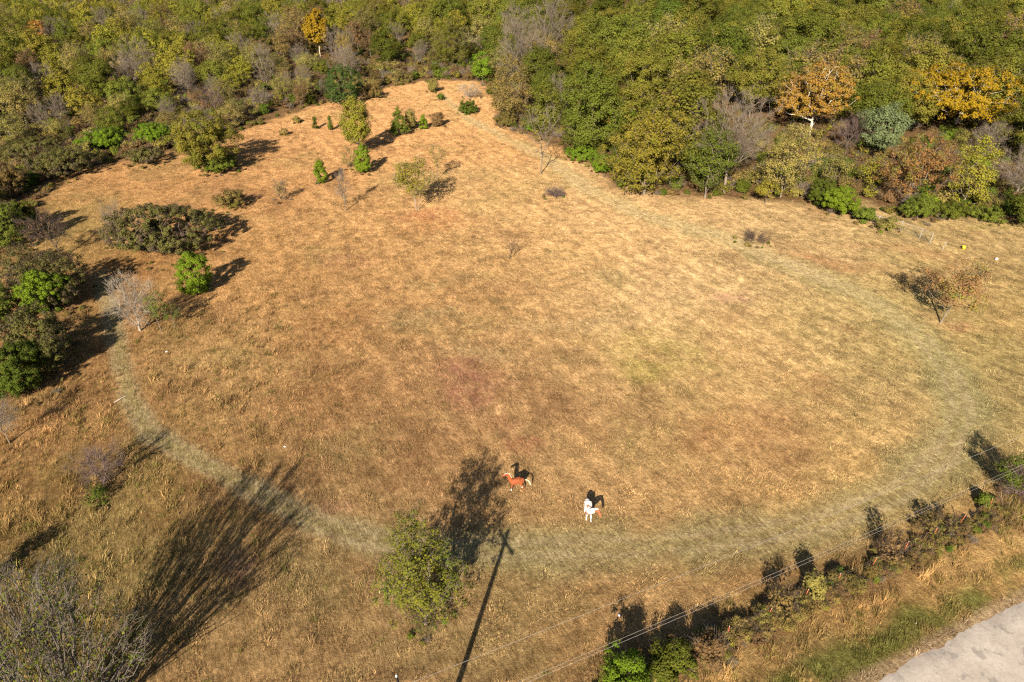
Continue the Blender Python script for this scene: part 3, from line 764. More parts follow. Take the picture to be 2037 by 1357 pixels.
# shrubs on the roadside fence
S('fence_vine', 'bright green vine mound on the roadside fence at the bottom edge', 'shrub', 'bush', 1240, 1400, 1306, 150, low=True, leafm=M_LIME, leaf=.13, fine=True, seed=301)
S('fence_vine', 'green vine mound on the fence right of the bottom edge mound', 'shrub', 'bush', 1335, 1352, 1282, 115, low=True, leafm=M_VINE, leaf=.13, fine=True)
S('fence_brush', 'dry brown weeds between the fence vines and the first red post', 'shrub', 'thicket', 1410, 1325, 1262, 90, low=True, leafm=M_BROWN, wood=M_TWIG)
S('fence_brush', 'dry brush tangled round the fence beside the second red post', 'shrub', 'thicket', 1555, 1226, 1166, 80, low=True, leafm=M_OLIVE, lpt=10)
S('fence_brush', 'small dark brush on the fence near the middle red posts', 'shrub', 'thicket', 1618, 1196, 1140, 60, low=True, leafm=M_OLIVE)
S('fence_brush', 'leafless brush on the fence with a tall dark shadow, between two red posts', 'shrub', 'thicket', 1765, 1116, 1046, 62, low=True, leafm=M_BROWN, lpt=8)
S('fence_brush', 'brown weeds on the fence under the last red posts', 'shrub', 'thicket', 1870, 1064, 1016, 110, low=True, leafm=M_OLIVE, lpt=10)
S('purple_shrub', 'purple-grey twig shrub on the fence at the right frame edge', 'shrub', 'bare', 2022, 1000, 915, 95, low=True, cb=0, apt=.55, wood=M_TWIG_PURPLE)
S('fence_tree', 'small green tree behind the purple twig shrub at the right frame edge', 'tree', 'oak', 2000, 985, 900, 85, leafm=M_VINE, leaf=.16, apt=.8, lpt=24, cr=.42, rt=.012)
S('fence_vine', 'tiny green shrub left of the purple twig shrub on the fence', 'shrub', 'bush', 1958, 1012, 985, 36, low=True, leafm=M_VINE)
S('lone_tree', 'top of a small dark tree at the left frame edge near the bottom', 'tree', 'oak', -42, 1190, 1100, 80, leafm=M_DARK, leaf=.2, apt=.9, lpt=24, cr=.45, rt=.012)

# --- far surveyed crowns that stand out
S('golden_tree', 'bright golden yellow tree on the far left skyline of the wood', 'tree', 'sycamore', 638, 118, 14, 66, leafm=M_YELLOW, lpt=40, leaf=.5)
S('orange_tree', 'dull orange tree near the top left corner of the wood', 'tree', 'sycamore', 90, 110, 36, 62, leafm=M_ORANGE, leaf=.5, lpt=36)
S('dark_tree', 'dark green rounded tree behind the large dark cedar', 'tree', 'oak', 772, 135, 52, 76, leafm=M_DARK)
S('olive_tree', 'tall light olive tree above the far end of the field', 'tree', 'locust', 900, 140, 28, 105, leafm=M_OAK)
S('bare_tree', 'pale bare tree left of the large dark cedar', 'tree', 'bare', 700, 165, 80, 50)
S('bare_tree', 'bare grey tree in the left wood with spreading forked limbs', 'tree', 'bare', 262, 178, 105, 70)
S('bare_tree', 'pale bare tree in a dark gap of the left wood', 'tree', 'bare', 100, 200, 120, 52, shape='vase')
S('bare_tree', 'small mauve bare tree behind the big round olive tree', 'tree', 'bare', 430, 225, 165, 52, wood=M_TWIG_PURPLE)
S('bare_tree', 'upright bare grey tree mid left wood below the yellow tree', 'tree', 'bare', 532, 175, 85, 50, shape='column')

# ---------------------------------------------------------------- the woods
VAR = {}
def variants(key, kind, n, H, W, **ov):
    VAR[key] = [(plant_meshes(5000 + 37 * len(VAR) + i, kind, H, W * (.9 + .1 * i), **ov), H, W * (.9 + .1 * i)) for i in range(n)]
variants('oak', 'oak', 6, 15, 12.5)
variants('dark_oak', 'oak', 3, 15, 12.5, leafm=M_DARK)
variants('olive', 'olive', 4, 11, 10)
variants('yellow_green', 'locust', 3, 13, 11, leaf=.34, lpt=36)
variants('bare', 'bare', 4, 12, 9)
variants('brown', 'olive', 2, 11, 9, leafm=M_BROWN)

DESC = {'oak': ('green oak', 'oak_tree'), 'dark_oak': ('dark green oak', 'oak_tree'), 'olive': ('feathery olive tree', 'olive_tree'),
        'yellow_green': ('yellowish green tree', 'broadleaf_tree'), 'bare': ('grey bare tree', 'bare_tree'), 'brown': ('brown-leaved tree', 'brown_tree')}
LAND_L = [(60, 'below the dull orange tree'), (160, 'right of the dull orange tree'), (262, 'near the forked bare tree'), (350, 'above the bright vine bank'), (430, 'behind the big round olive tree'),
          (532, 'near the upright bare grey tree'), (620, 'under the golden skyline tree'), (690, 'behind the large dark cedar'), (780, 'around the dark rounded tree'), (880, 'above the far end of the field'), (960, 'behind the small lime tree'),
          (1060, 'behind the brown-tinged oak'), (1165, 'behind the big dark oak'), (1275, 'above the feathery yellow-green tree'), (1380, 'behind the bare grey dome'), (1490, 'left of the orange sycamore'), (1610, 'behind the orange sycamore'),
          (1700, 'right of the orange sycamore'), (1790, 'left of the golden broad tree'), (1890, 'behind the golden broad tree'), (1990, 'right of the golden broad tree')]
ROWS = [(150, 'in the front rank'), (185, 'in the second rank'), (225, 'farther back'), (280, 'far back'), (9999, 'near the skyline')]

rng = np.random.default_rng(4)
cand = []
for yy in np.arange(84, 640, 6.4):
    half = (yy * math.cos(PITCH) + H_CAM * math.sin(PITCH)) * .75 * 1.15 + 25
    for xx in np.arange(-half, half, 6.4):
        cand.append((xx + rng.uniform(-3, 3), yy + rng.uniform(-3, 3)))
cand = np.array(cand)
fmk = forest_mask(cand[:, 0], cand[:, 1])
keep = fmk > 2.5
cand, fmk = cand[keep], fmk[keep]
tk = np.array(TAKEN)
dd = np.hypot(cand[:, None, 0] - tk[None, :, 0], cand[:, None, 1] - tk[None, :, 1])
ok = (dd > np.minimum(tk[None, :, 2], 8) * .85 + 1.5).all(1)
# keep surveyed trees that stand behind the edge in sight: nothing tall straight in front of them
for (tx, ty, tr) in TAKEN:
    if tr < 3.2: continue
    block = (np.abs(cand[:, 0] - tx * cand[:, 1] / ty) < tr * .8 + (4 if tr > 6 else 0)) & (cand[:, 1] < ty) & (cand[:, 1] > ty - 20 - 2.2 * max(0, tr - 4))
    ok &= ~block
cand, fmk = cand[ok], fmk[ok]
lft = smooth(1000, 880, proj(cand[:, 0], cand[:, 1], 6)[0])
gap = np.where(lft > .5, np.where(fmk < 45, 5.6, 7.6), np.where(fmk < 8, 7.6, 11.8))
alive = np.ones(len(cand), bool)
for i in range(len(cand)):
    if not alive[i]: continue
    near = (np.abs(cand[i + 1:, 1] - cand[i, 1]) < gap[i]) & (np.hypot(cand[i + 1:, 0] - cand[i, 0], cand[i + 1:, 1] - cand[i, 1]) < gap[i] * rng.uniform(.75, 1.15))
    alive[i + 1:] &= ~near
cand, fmk = cand[alive], fmk[alive]
trees = []
for (xx, yy), f in zip(cand, fmk):
    px, py = proj(xx, yy, 6)
    left = smooth(1000, 880, px + (vnoise(xx / 20, yy / 20, 3) - .5) * 120)
    depth = smooth(0, 70, f)
    r = rng.random()
    pz = vnoise(xx / 26, yy / 26, 12)
    if rng.random() < left:
        front = 1 - smooth(18, 60, f + (pz - .5) * 20)
        pw = {'olive': .50 * front + .16, 'bare': .28 * front + .10, 'brown': .14 * front + .05, 'oak': .10 * front + .34 * (1 - front), 'yellow_green': .06 + .36 * (1 - front), 'dark_oak': .03}
        hgt = (6.5 + 6.5 * (1 - front)) * rng.uniform(.8, 1.15)
    else:
        pw = {'oak': .62, 'dark_oak': .12, 'olive': .08, 'yellow_green': .07, 'bare': .07, 'brown': .03}
        if f < 8: pw.update(olive=.35, bare=.15, oak=.3)
        hgt = (16.2 if f > 8 else 10.5) * rng.uniform(.70, 1.28)
    if yy > 330: pw['bare'] += .28; pw['brown'] += .16; 
    ks = list(pw); p = np.array([pw[k_] for k_ in ks]); p /= p.sum()
    key = ks[int(np.searchsorted(np.cumsum(p), r))] if r < .9999 else ks[0]
    i = int(rng.integers(len(VAR[key])))
    _, h0, w0 = VAR[key][i]
    s = hgt / h0
    sw = s * rng.uniform(.92, 1.18) if left > .5 else s * rng.uniform(1.0, 1.2)
    if left > .5 and hgt < 9: sw *= 1.15
    trees.append((xx, yy, key, i, sw, s, rng.uniform(0, 6.28), px, proj(xx, yy, hgt * .7)[1], f))
def seen(tr): return -20 < tr[7] < 2057 and tr[8] > -15
front_trees = sorted([t_ for t_ in trees if seen(t_)], key=lambda q: q[1])
solo, rest = front_trees[:270], front_trees[270:] + [t_ for t_ in trees if not seen(t_)]
def solo_label(q):
    land = min(LAND_L, key=lambda w_: abs(w_[0] - q[7]))[1]
    row = [r_ for lim, r_ in ROWS if q[1] < lim][0]
    return f"{DESC[q[2]][0]} {row} {land}"
same = {}
for q in solo: same.setdefault(solo_label(q), []).append(q)
ORD = ['leftmost', 'second from left', 'third from left', 'fourth from left', 'fifth from left', 'sixth from left', 'seventh from left', 'eighth from left', 'ninth from left', 'tenth from left']
for xx, yy, key, i, sw, s, rz, px, py, f in solo:
    lab = solo_label((xx, yy, key, i, sw, s, rz, px, py, f))
    fam = sorted(same[lab], key=lambda w_: w_[7])
    j = [w_[7] for w_ in fam].index(px)
    if len(fam) == 2: lab += (', left one', ', right one')[j]
    elif len(fam) > 2: lab += ', ' + ('rightmost' if j == len(fam) - 1 else ORD[min(j, 9)])
    d_, nm = DESC[key]
    land = min(LAND_L, key=lambda q: abs(q[0] - px))[1]
    row = [r_ for lim, r_ in ROWS if yy < lim][0]
    place(nm, VAR[key][i][0], xx, yy, lab, 'tree', f"{d_}s {row} {land}", rz=rz, sc=(sw, sw, s))

def scatter(name, protos, pts, rot, scl, idx, tint=None, label=None):
    """points that carry copies of small meshes"""
    pc = bpy.data.collections.new(name + "_pieces")
    for j, pm in enumerate(protos):
        pc.objects.link(bpy.data.objects.new(f"{name}_piece_{j:02d}", pm))
    me = bpy.data.meshes.new(name)
    me.vertices.add(len(pts)); me.vertices.foreach_set("co", np.asarray(pts, np.float32).ravel())
    for an, ty, arr, k in (("rot", 'FLOAT_VECTOR', rot, "vector"), ("scl", 'FLOAT_VECTOR', scl, "vector"), ("pick", 'INT', idx, "value")):
        a = me.attributes.new(an, ty, 'POINT'); a.data.foreach_set(k, np.asarray(arr).astype(np.int32 if ty == 'INT' else np.float32).ravel())
    if tint is not None:
        a = me.attributes.new("tint", 'FLOAT_VECTOR', 'POINT'); a.data.foreach_set("vector", np.asarray(tint, np.float32).ravel())
    o = link(name, me)
    ng = bpy.data.node_groups.new(name + "_nodes", 'GeometryNodeTree')
    ng.interface.new_socket("Geometry", in_out='INPUT', socket_type='NodeSocketGeometry')
    ng.interface.new_socket("Geometry", in_out='OUTPUT', socket_type='NodeSocketGeometry')
    gi = ng.nodes.new("NodeGroupInput"); go = ng.nodes.new("NodeGroupOutput")
    ci = ng.nodes.new("GeometryNodeCollectionInfo"); ci.inputs[0].default_value = pc; ci.inputs[1].default_value = True; ci.inputs[2].default_value = True
    ip = ng.nodes.new("GeometryNodeInstanceOnPoints"); ip.inputs["Pick Instance"].default_value = True
    def na(nm, ty):
        n = ng.nodes.new("GeometryNodeInputNamedAttribute"); n.data_type = ty; n.inputs[0].default_value = nm; return n.outputs[0]
    L = ng.links.new
    L(gi.outputs[0], ip.inputs["Points"]); L(ci.outputs[0], ip.inputs["Instance"])
    L(na("pick", 'INT'), ip.inputs["Instance Index"]); L(na("rot", 'FLOAT_VECTOR'), ip.inputs["Rotation"]); L(na("scl", 'FLOAT_VECTOR'), ip.inputs["Scale"])
    L(ip.outputs[0], go.inputs[0])
    md = o.modifiers.new("scatter", 'NODES'); md.node_group = ng
    set_tags(o, label, None, None, 'stuff')
    return o

# the woods beyond: joined meshes of the same trees
jm, jidx = [], {}
for key, vs in VAR.items():
    for i, (ms, h0, w0) in enumerate(vs):
        jidx[(key, i)] = len(jm)
        import bmesh
        b = bmesh.new(); b.from_mesh(ms[0])
        nw = len(b.faces)
        b.from_mesh(ms[1])
        b.faces.ensure_lookup_table()
        for q, fc in enumerate(b.faces):
            if q < nw: fc.material_index = 1
        m_ = bpy.data.meshes.new(f"wood_{key}_{i}"); b.to_mesh(m_); b.free()
        for mm in ms[1].materials: m_.materials.append(mm)
        jm.append(m_)
P = np.array([(q[0], q[1], float(ground_h(q[0], q[1]))) for q in rest])
scatter("distant_woods", jm, P, np.array([(0, 0, q[6]) for q in rest]), np.array([(q[4], q[4], q[5]) for q in rest]), np.array([jidx[(q[2], q[3])] for q in rest]),
        label="mixed green and bare woods running back to the skyline")

# undergrowth below the trees and along the edge of the field
ug = [plant_meshes(7000 + i, kd, 2.0, 2.6, joined=True, **ov) for i, (kd, ov) in enumerate([('thicket', dict(leafm=M_OLIVE)), ('thicket', dict(leafm=M_BROWN, wood=M_TWIG)), ('bush', dict(leafm=M_VINE)), ('thicket', dict(leafm=M_LOCUST, lpt=14)), ('bare', dict(cb=0, apt=.5, tl=.7, wood=M_TWIG)), ('bush', dict(leafm=M_LIME))])]
rng = np.random.default_rng(11)
n = 40000
X = rng.uniform(-330, 330, n); Y = rng.uniform(84, 420, n)
f = forest_mask(X, Y)
half = (Y * math.cos(PITCH) + H_CAM * math.sin(PITCH)) * .75 * 1.1 + 10
k_ = (f > -.3) & (np.abs(X) < half) & ((rng.random(n) < np.where(f < 40, 1.0, np.where(f < 70, .5, .15))))
for (tx, ty, tr) in TAKEN:
    if tr < 2.0: k_ &= np.hypot(X - tx, Y - ty) > tr
X, Y, f = X[k_], Y[k_], f[k_]
sk = [(tx + (tr * rng.uniform(.5, 1.05)) * math.cos(a_), ty + (tr * rng.uniform(.5, 1.05)) * math.sin(a_)) for (tx, ty, tr) in LOW if tr < 9.5 for a_ in rng.uniform(0, 6.28, int(3 + 3.0 * tr)) if forest_mask(np.array([tx]), np.array([ty]))[0] < 3]
sk = np.array(sk)
nb = len(X)
X = np.concatenate([X, sk[:, 0]]); Y = np.concatenate([Y, sk[:, 1]]); f = np.concatenate([f, np.zeros(len(sk))])
edge = f < 3
sc_ = np.where(edge, rng.uniform(.25, .7, len(X)), rng.uniform(.6, 1.5, len(X)))
sc_[nb:] *= rng.uniform(.25, .55, len(sk))
pk = rng.choice(6, len(X), p=[.30, .24, .15, .14, .15, .02])
scatter("undergrowth", ug, np.stack([X, Y, ground_h(X, Y) - .05], 1), np.stack([X * 0, X * 0, rng.uniform(0, 6.28, len(X))], 1), np.stack([sc_ * 1.15, sc_ * 1.15, sc_], 1), pk,
        label="brushy undergrowth of weeds and shrubs below the trees")

# ---------------------------------------------------------------- grass
t = NT("grass_blades")
at = t.n("ShaderNodeAttribute", attribute_name="tint"); at.attribute_type = 'INSTANCER'
geo = t.n("ShaderNodeNewGeometry")
c = t.mix(1.0, at.outputs["Color"], t.ramp(geo.outputs["Random Per Island"], 0, 1, (.55, .52, .5), (1.5, 1.48, 1.42)), 'MULTIPLY')
d = t.n("ShaderNodeBsdfDiffuse"); tr = t.n("ShaderNodeBsdfTranslucent"); mx = t.n("ShaderNodeMixShader"); mx.inputs[0].default_value = .25
t.l(c, d.inputs[0]); t.l(c, tr.inputs[0]); t.l(d.outputs[0], mx.inputs[1]); t.l(tr.outputs[0], mx.inputs[2]); t.l(mx.outputs[0], t.out.inputs[0])
M_BLADE = t.m

def tuft(seed, n, rad, ln, lie, wid):
    r = np.random.default_rng(seed)
    a = r.normal(0, .8 if lie < 40 else 1.4, n) + np.where(r.random(n) < .5, 0, math.pi)      # lying mostly along local y
    base = np.stack([r.normal(0, rad * .34, n), r.normal(0, rad * (.95 if lie < 40 else .6), n), np.full(n, -.02)], 1)
    inc = np.radians(r.normal(lie, 14, n).clip(2, 88))
    L = ln * (.5 + .9 * r.random(n))
    dr = np.stack([np.sin(a) * np.cos(inc), np.cos(a) * np.cos(inc), np.sin(inc)], 1)
    tip = base + dr * L[:, None]
    sd = np.stack([np.cos(a), -np.sin(a), a * 0], 1) * (wid * (.6 + .8 * r.random(n)))[:, None]
    V = np.stack([base - sd, base + sd, tip], 1).reshape(-1, 3)
    return build_mesh("tuft", [(V, np.arange(3 * n).reshape(n, 3), 0)], [M_BLADE])

low_tufts = [tuft(i, 36, .30, .21, 28, .017) for i in range(6)]
mid_tufts = [tuft(20 + i, 44, .22, .30, 46, .015) for i in range(4)]
tall_tufts = [tuft(40 + i, 46, .24, .70, 60, .012) for i in range(4)]
protos = low_tufts + mid_tufts + tall_tufts
rng = np.random.default_rng(21)
pX, pY = [], []
for y0, y1, den in ((22, 60, 11.0), (60, 100, 7.0), (100, 150, 3.5), (150, 225, 1.6)):
    hw = (y1 * math.cos(PITCH) + H_CAM * math.sin(PITCH)) * .75 + 4
    n = int((y1 - y0) * 2 * hw * den)
    pX.append(rng.uniform(-hw, hw, n)); pY.append(rng.uniform(y0, y1, n))
X = np.concatenate(pX); Y = np.concatenate(pY)
inview = np.abs(X) < (Y * math.cos(PITCH) + H_CAM * math.sin(PITCH)) * .75 + 4
fr = forest_mask(X, Y)
ru, rv = road_uv(X, Y)
dtr = seg_dist(X, Y, TRACK)
cl = fbm(X / 1.3, Y / 1.3, 77, 4)
pr = np.clip(.12 + 1.5 * smooth(.36, .62, cl), 0, 1) * np.where(dtr < 1.8, .45, 1)
_k = smooth(-2, 10, X * .35 - (Y - 38)); _u = X * math.cos(ROW) - Y * math.sin(ROW); _w = (fbm(X / 9, Y / 9, 55, 3) - .5) * 3.2
wind = (1 - _k) * np.sin(2 * math.pi * _u / 2.5 + _w) + _k * np.sin(2 * math.pi * rv / 2.5 + _w)
pr = pr * (.72 + .38 * wind)
k_ = inview & (fr < 1.5) & (rv < .12 * rng.standard_normal(len(X)) - .1) & (rng.random(len(X)) < pr)
X, Y, rv, dtr, cl = X[k_], Y[k_], rv[k_], dtr[k_], cl[k_]
n = len(X)
rough = np.clip(smooth(-14, -34, X) * smooth(84, 66, Y) + smooth(-6, -26, X) * smooth(44, 34, Y) * .6, 0, 1)       # unmown grass on the lower left
verge = smooth(-7.0, -6.2, rv) * smooth(-2.4, -3.4, rv)
nearroad = smooth(-11, -7, rv) * (1 - verge)
r = rng.random(n)
pick = rng.integers(0, 6, n)
mid = (r < rough * .42 + nearroad * .35 + verge * .5); pick[mid] = 6 + rng.integers(0, 4, mid.sum())
tall = (rng.random(n) < verge * .25 * smooth(.3, .6, cl) + smooth(1.2, .3, np.abs(rv + 5.8)) * .55 + rough * .015); pick[tall] = 10 + rng.integers(0, 4, tall.sum())
s = rng.uniform(.5, 1.2, n) * (.75 + .75 * smooth(.45, .72, cl)) * np.where(dtr < 1.8, .55, 1) * (1 + .35 * smooth(90, 170, Y)) * (1 + .25 * rough)
kk = smooth(-2, 10, X * .35 - (Y - 38))
az = np.where(rng.random(n) < kk, -math.radians(65), -ROW) + rng.normal(0, .55, n)
tint = tone_at(X, Y) * GAIN * np.exp(rng.normal(0, .24, n))[:, None]
tint *= (1 + .30 * np.maximum(rough, verge) + .22 * smooth(75, 45, Y))[:, None]  # blades tinted lighter nearby and in rough grass, against their own shading
gr = (rng.random(n) < .05 + .18 * rough + .25 * verge + .3 * smooth(1.2, .3, np.abs(rv + 5.8)))
tint[gr] = tint[gr] * .45 + np.array([.11, .13, .025]) * .5
scatter("dry_grass", protos, np.stack([X, Y, ground_h(X, Y)], 1), np.stack([X * 0, X * 0, az], 1), np.stack([s, s, s], 1), pick, tint, "short dry tan grass covering the mown field and the verge")

rng2 = np.random.default_rng(5)
nw = 900
wu = rng2.uniform(-14, 32, nw); wv = -5.9 + rng2.normal(0, .42, nw)
keepw = vnoise(wu / 2.2, wu * 0 + 1.5, 19) > .16; wu, wv = wu[keepw], wv[keepw]
wx_ = ROAD_O[0] + wu * ROAD_D[0] + wv * ROAD_N[0]; wy_ = ROAD_O[1] + wu * ROAD_D[1] + wv * ROAD_N[1]
ws = rng2.uniform(.26, .50, len(wu)) * (1 - .3 * smooth(-2, 14, wu))
scatter("fence_weeds", ug, np.stack([wx_, wy_, ground_h(wx_, wy_) - .03], 1), np.stack([wx_ * 0, wx_ * 0, rng2.uniform(0, 6.28, len(wu))], 1), np.stack([ws, ws, ws * 1.1], 1), rng2.choice(6, len(wu), p=[.46, .30, .08, .04, .12, 0]),
        label="low weeds growing all along the roadside wire fence")

# ---------------------------------------------------------------- utility pole and its wires
M_POLE = bark_mat("pole_wood", (.10, .075, .055), (.17, .13, .10), 6)
M_WIRE = plain_mat("wire_metal", (.26, .245, .225), .45, .05)
M_INS = plain_mat("porcelain", (.45, .45, .43), .3, .04)
tip = gp(1012, 1054)
HP = 11.28
sd = np.array([math.sin(SUN_AZ), math.cos(SUN_AZ)])
pole_xy = tip - sd * HP / math.tan(SUN_EL)
pole2_xy = pole_xy + ROAD_D * 78
ARM = ROAD_N
def utility_pole(xy, label):
    z = float(ground_h(*xy))
    root = bpy.data.objects.new("utility_pole", None); COL.objects.link(root); root.location = (xy[0], xy[1], z)
    set_tags(root, label, "utility pole")
    v, f = tubes([(0, 0, -1), (0, 0, 5)], [(0, 0, 5), (0, 0, HP)], [.21, .185], [.185, .145], 10)
    cap = [(.145 * math.cos(a), .145 * math.sin(a), HP) for a in np.arange(10) * math.pi / 5]
    link("post", build_mesh("post", [(v, f, 0), (cap, [list(range(10))], 0)], [M_POLE]), root)
    a3 = np.array([ARM[0], ARM[1], 0]); side = np.array([ROAD_D[0], ROAD_D[1], 0])
    v, f = box(0, 0, 0, 2.5, .12, .17)
    v = v[:, :1] * a3 + (v[:, 1:2] + .16) * side + v[:, 2:] * np.array([0, 0, 1]) + [0, 0, HP - .75]
    link("crossarm", build_mesh("crossarm", [(v, f, 0)], [M_POLE]), root)
    for s_ in (-1, 1):
        v, f = tubes([a3 * s_ * .8 + side * .22 + [0, 0, HP - .80]], [side * .14 + [0, 0, HP - 1.5]], [.02], [.02], 5)
        link("brace", build_mesh("brace", [(v, f, 0)], [M_WIRE]), root)
    prof = [(.02, 0), (.05, .02), (.07, .06), (.04, .09), (.06, .13), (.03, .17), (.001, .19)]
    for q in (a3 * -1.15, a3 * 1.15):
        v, f = lathe(prof, 10)
        link("insulator", build_mesh("insulator", [(v + q + side * .16 + [0, 0, HP - .684], f, 0)], [M_INS], None, True), root)
    v, f = lathe(prof, 10); link("insulator", build_mesh("insulator", [(v + [0, 0, HP + .002], f, 0)], [M_INS], None, True), root)
    for hz in (7.4, 7.05):
        v, f = lathe([(.02, -.05), (.05, -.03), (.05, .03), (.02, .05)], 8)
        link("insulator", build_mesh("insulator", [(v + a3 * -.22 + [0, 0, hz], f, 0)], [M_INS], None, True), root)
    return root
utility_pole(pole_xy, "wooden utility pole below the picture whose long shadow crosses the grass")
utility_pole(pole2_xy, "wooden utility pole farther along the road beyond the right frame edge")
def wire(offs, h, sag, label):
    a = np.array([*(pole_xy + ARM * offs), h]); b = np.array([*(pole2_xy + ARM * offs), h])
    N = 40
    t_ = np.linspace(0, 1, N + 1)[:, None]
    p = a + (b - a) * t_ + np.array([0, 0, -1]) * sag * 4 * t_ * (1 - t_)
    p2 = np.concatenate([p[:1] - (p[1:2] - p[:1]) * 14, p])
    v, f = tubes(p2[:-1], p2[1:], np.full(len(p2) - 1, .0072), np.full(len(p2) - 1, .0072), 5)
    o = link("power_line", build_mesh("power_line", [(v, f, 0)], [M_WIRE]))
    set_tags(o, label, "power line")
wire(0, HP + .19, .5, "single pale power line running across the grass, upper one of three")
wire(-.27, 7.4, .5, "upper wire of the close pair of pale power lines above the fence")
wire(-.27, 7.05, .55, "lower wire of the close pair of pale power lines above the fence")

# ---------------------------------------------------------------- roadside fence: red steel posts and barbed strands
M_RED = plain_mat("red_paint", (.42, .095, .035), .6, .2)
M_RUSTY = plain_mat("rusty_wire", (.16, .11, .08), .7, .2)
posts = [gp(*p) for p in [(1300, 1352), (1374, 1312), (1447, 1272), (1524, 1232), (1597, 1196), (1664, 1164), (1731, 1133), (1796, 1100), (1855, 1070), (1907, 1046), (1966, 1016), (2028, 984)]]
posts = [posts[0] - ROAD_D * 9, posts[0] - ROAD_D * 4.5] + posts + [posts[-1] + ROAD_D * 4, posts[-1] + ROAD_D * 8]
fence = bpy.data.objects.new("wire_fence", None); COL.objects.link(fence)
fence.location = (posts[6][0], posts[6][1], 0)
set_tags(fence, "roadside wire fence on red steel posts running along the weedy bank", "fence")
o0 = np.array([posts[6][0], posts[6][1], 0])
rr = random.Random(3)
tops = []
v1, f1_ = box(0, 0, .55, .055, .022, 1.55); v2, f2_ = box(0, .022, .55, .022, .022, 1.55); v3, f3_ = box(0, 0, 1.285, .057, .024, .07)
post_me = build_mesh("post", [(v1, f1_, 0), (v2, f2_, 0), (v3 + [0, 0, .035], f3_, 1)], [M_RED, M_INS])
for q in posts:
    z = float(ground_h(*q))
    po = link("post", post_me, fence, tuple(np.array([q[0], q[1], z]) - o0))
    tl, tl2 = rr.uniform(-.12, .12), rr.uniform(-.10, .16)
    po.rotation_euler = (tl, tl2, math.atan2(ROAD_D[1], ROAD_D[0]))
    tops.append((np.array([q[0], q[1], z]) - o0, tl2))
for hz in (.35, .65, .95, 1.2):
    p = np.array([b_ + np.array([math.sin(tw) * hz * ROAD_D[0], math.sin(tw) * hz * ROAD_D[1], hz]) for b_, tw in tops])
    mids = (p[:-1] + p[1:]) / 2 - [0, 0, .03]
    pp = np.empty((len(p) * 2 - 1, 3)); pp[0::2] = p; pp[1::2] = mids
    v, f = tubes(pp[:-1], pp[1:], np.full(len(pp) - 1, .006), np.full(len(pp) - 1, .006), 4)
    link("wire_strand", build_mesh("wire_strand", [(v, f, 0)], [M_RUSTY]), fence)

# chain link fence on the right
M_GALV = plain_mat("galvanised_steel", (.34, .34, .33), .45, .08, metal=.3)
M_NET = plain_mat("dull_wire_net", (.20, .19, .17), .6, .08)
cf = [gp(*p) for p in [(1700, 437), (1745, 450), (1790, 461), (1829, 475), (1850, 484)]]
fence2 = bpy.data.objects.new("chain_link_fence", None); COL.objects.link(fence2)
fence2.location = (*cf[2], float(ground_h(*cf[2])))
set_tags(fence2, "short grey chain link fence coming out of the overgrown hedge", "fence")
o2 = np.array(fence2.location)
b3 = [np.array([q[0], q[1], float(ground_h(*q))]) - o2 for q in cf]
for q in b3:
    v, f = tubes([q - [0, 0, .2]], [q + [0, 0, 1.65]], [.045], [.045], 8)
    vk, fk = lathe([(.05, 1.62), (.05, 1.68), (.02, 1.72), (.001, 1.73)], 8)
    link("fence_post", build_mesh("fence_post", [(v, f, 0), (vk + q, fk, 0)], [M_GALV]), fence2)
for a, b in zip(b3[:-1], b3[1:]):
    v, f = tubes([a + [0, 0, 1.55]], [b + [0, 0, 1.55]], [.026], [.026], 6)
    link("top_rail", build_mesh("top_rail", [(v, f, 0)], [M_GALV]), fence2)
    L_ = np.linalg.norm(b - a); st = .11; nseg = int((L_ + 1.5) / st)
    p0, p1 = [], []
    for i in range(nseg):
        for sgn in (1, -1):
            s0, s1 = (i * st - 1.5, i * st) if sgn > 0 else (i * st, i * st - 1.5)
            z0, z1 = 0.03, 1.5
            c0 = (0 - s0) / (s1 - s0) if s1 != s0 else 0; c1 = (L_ - s0) / (s1 - s0)
            lo, hi = max(0, min(c0, c1)), min(1, max(c0, c1))
            if hi - lo < .02: continue
            u0, u1 = s0 + (s1 - s0) * lo, s0 + (s1 - s0) * hi
            p0.append(a + (b - a) * u0 / L_ + [0, 0, z0 + (z1 - z0) * lo]); p1.append(a + (b - a) * u1 / L_ + [0, 0, z0 + (z1 - z0) * hi])
    v, f = tubes(p0, p1, np.full(len(p0), .0025), np.full(len(p0), .0025), 3)
    link("chain_link_mesh", build_mesh("chain_link_mesh", [(v, f, 0)], [M_NET]), fence2)
# lone leaning steel post past the end of the fence
q = gp(1875, 495); z = float(ground_h(*q))
v, f = tubes([(0, 0, -.2)], [(.25, .1, 1.2)], [.04], [.04], 8); vk, fk = lathe([(.045, 0), (.045, .05), (.001, .07)], 8)
lp = link("steel_post", build_mesh("steel_post", [(v, f, 0), (vk + [.25, .1, 1.18], fk, 0)], [M_GALV]), None, (q[0], q[1], z))
set_tags(lp, "lone grey steel post in the grass past the chain link fence end", "post")

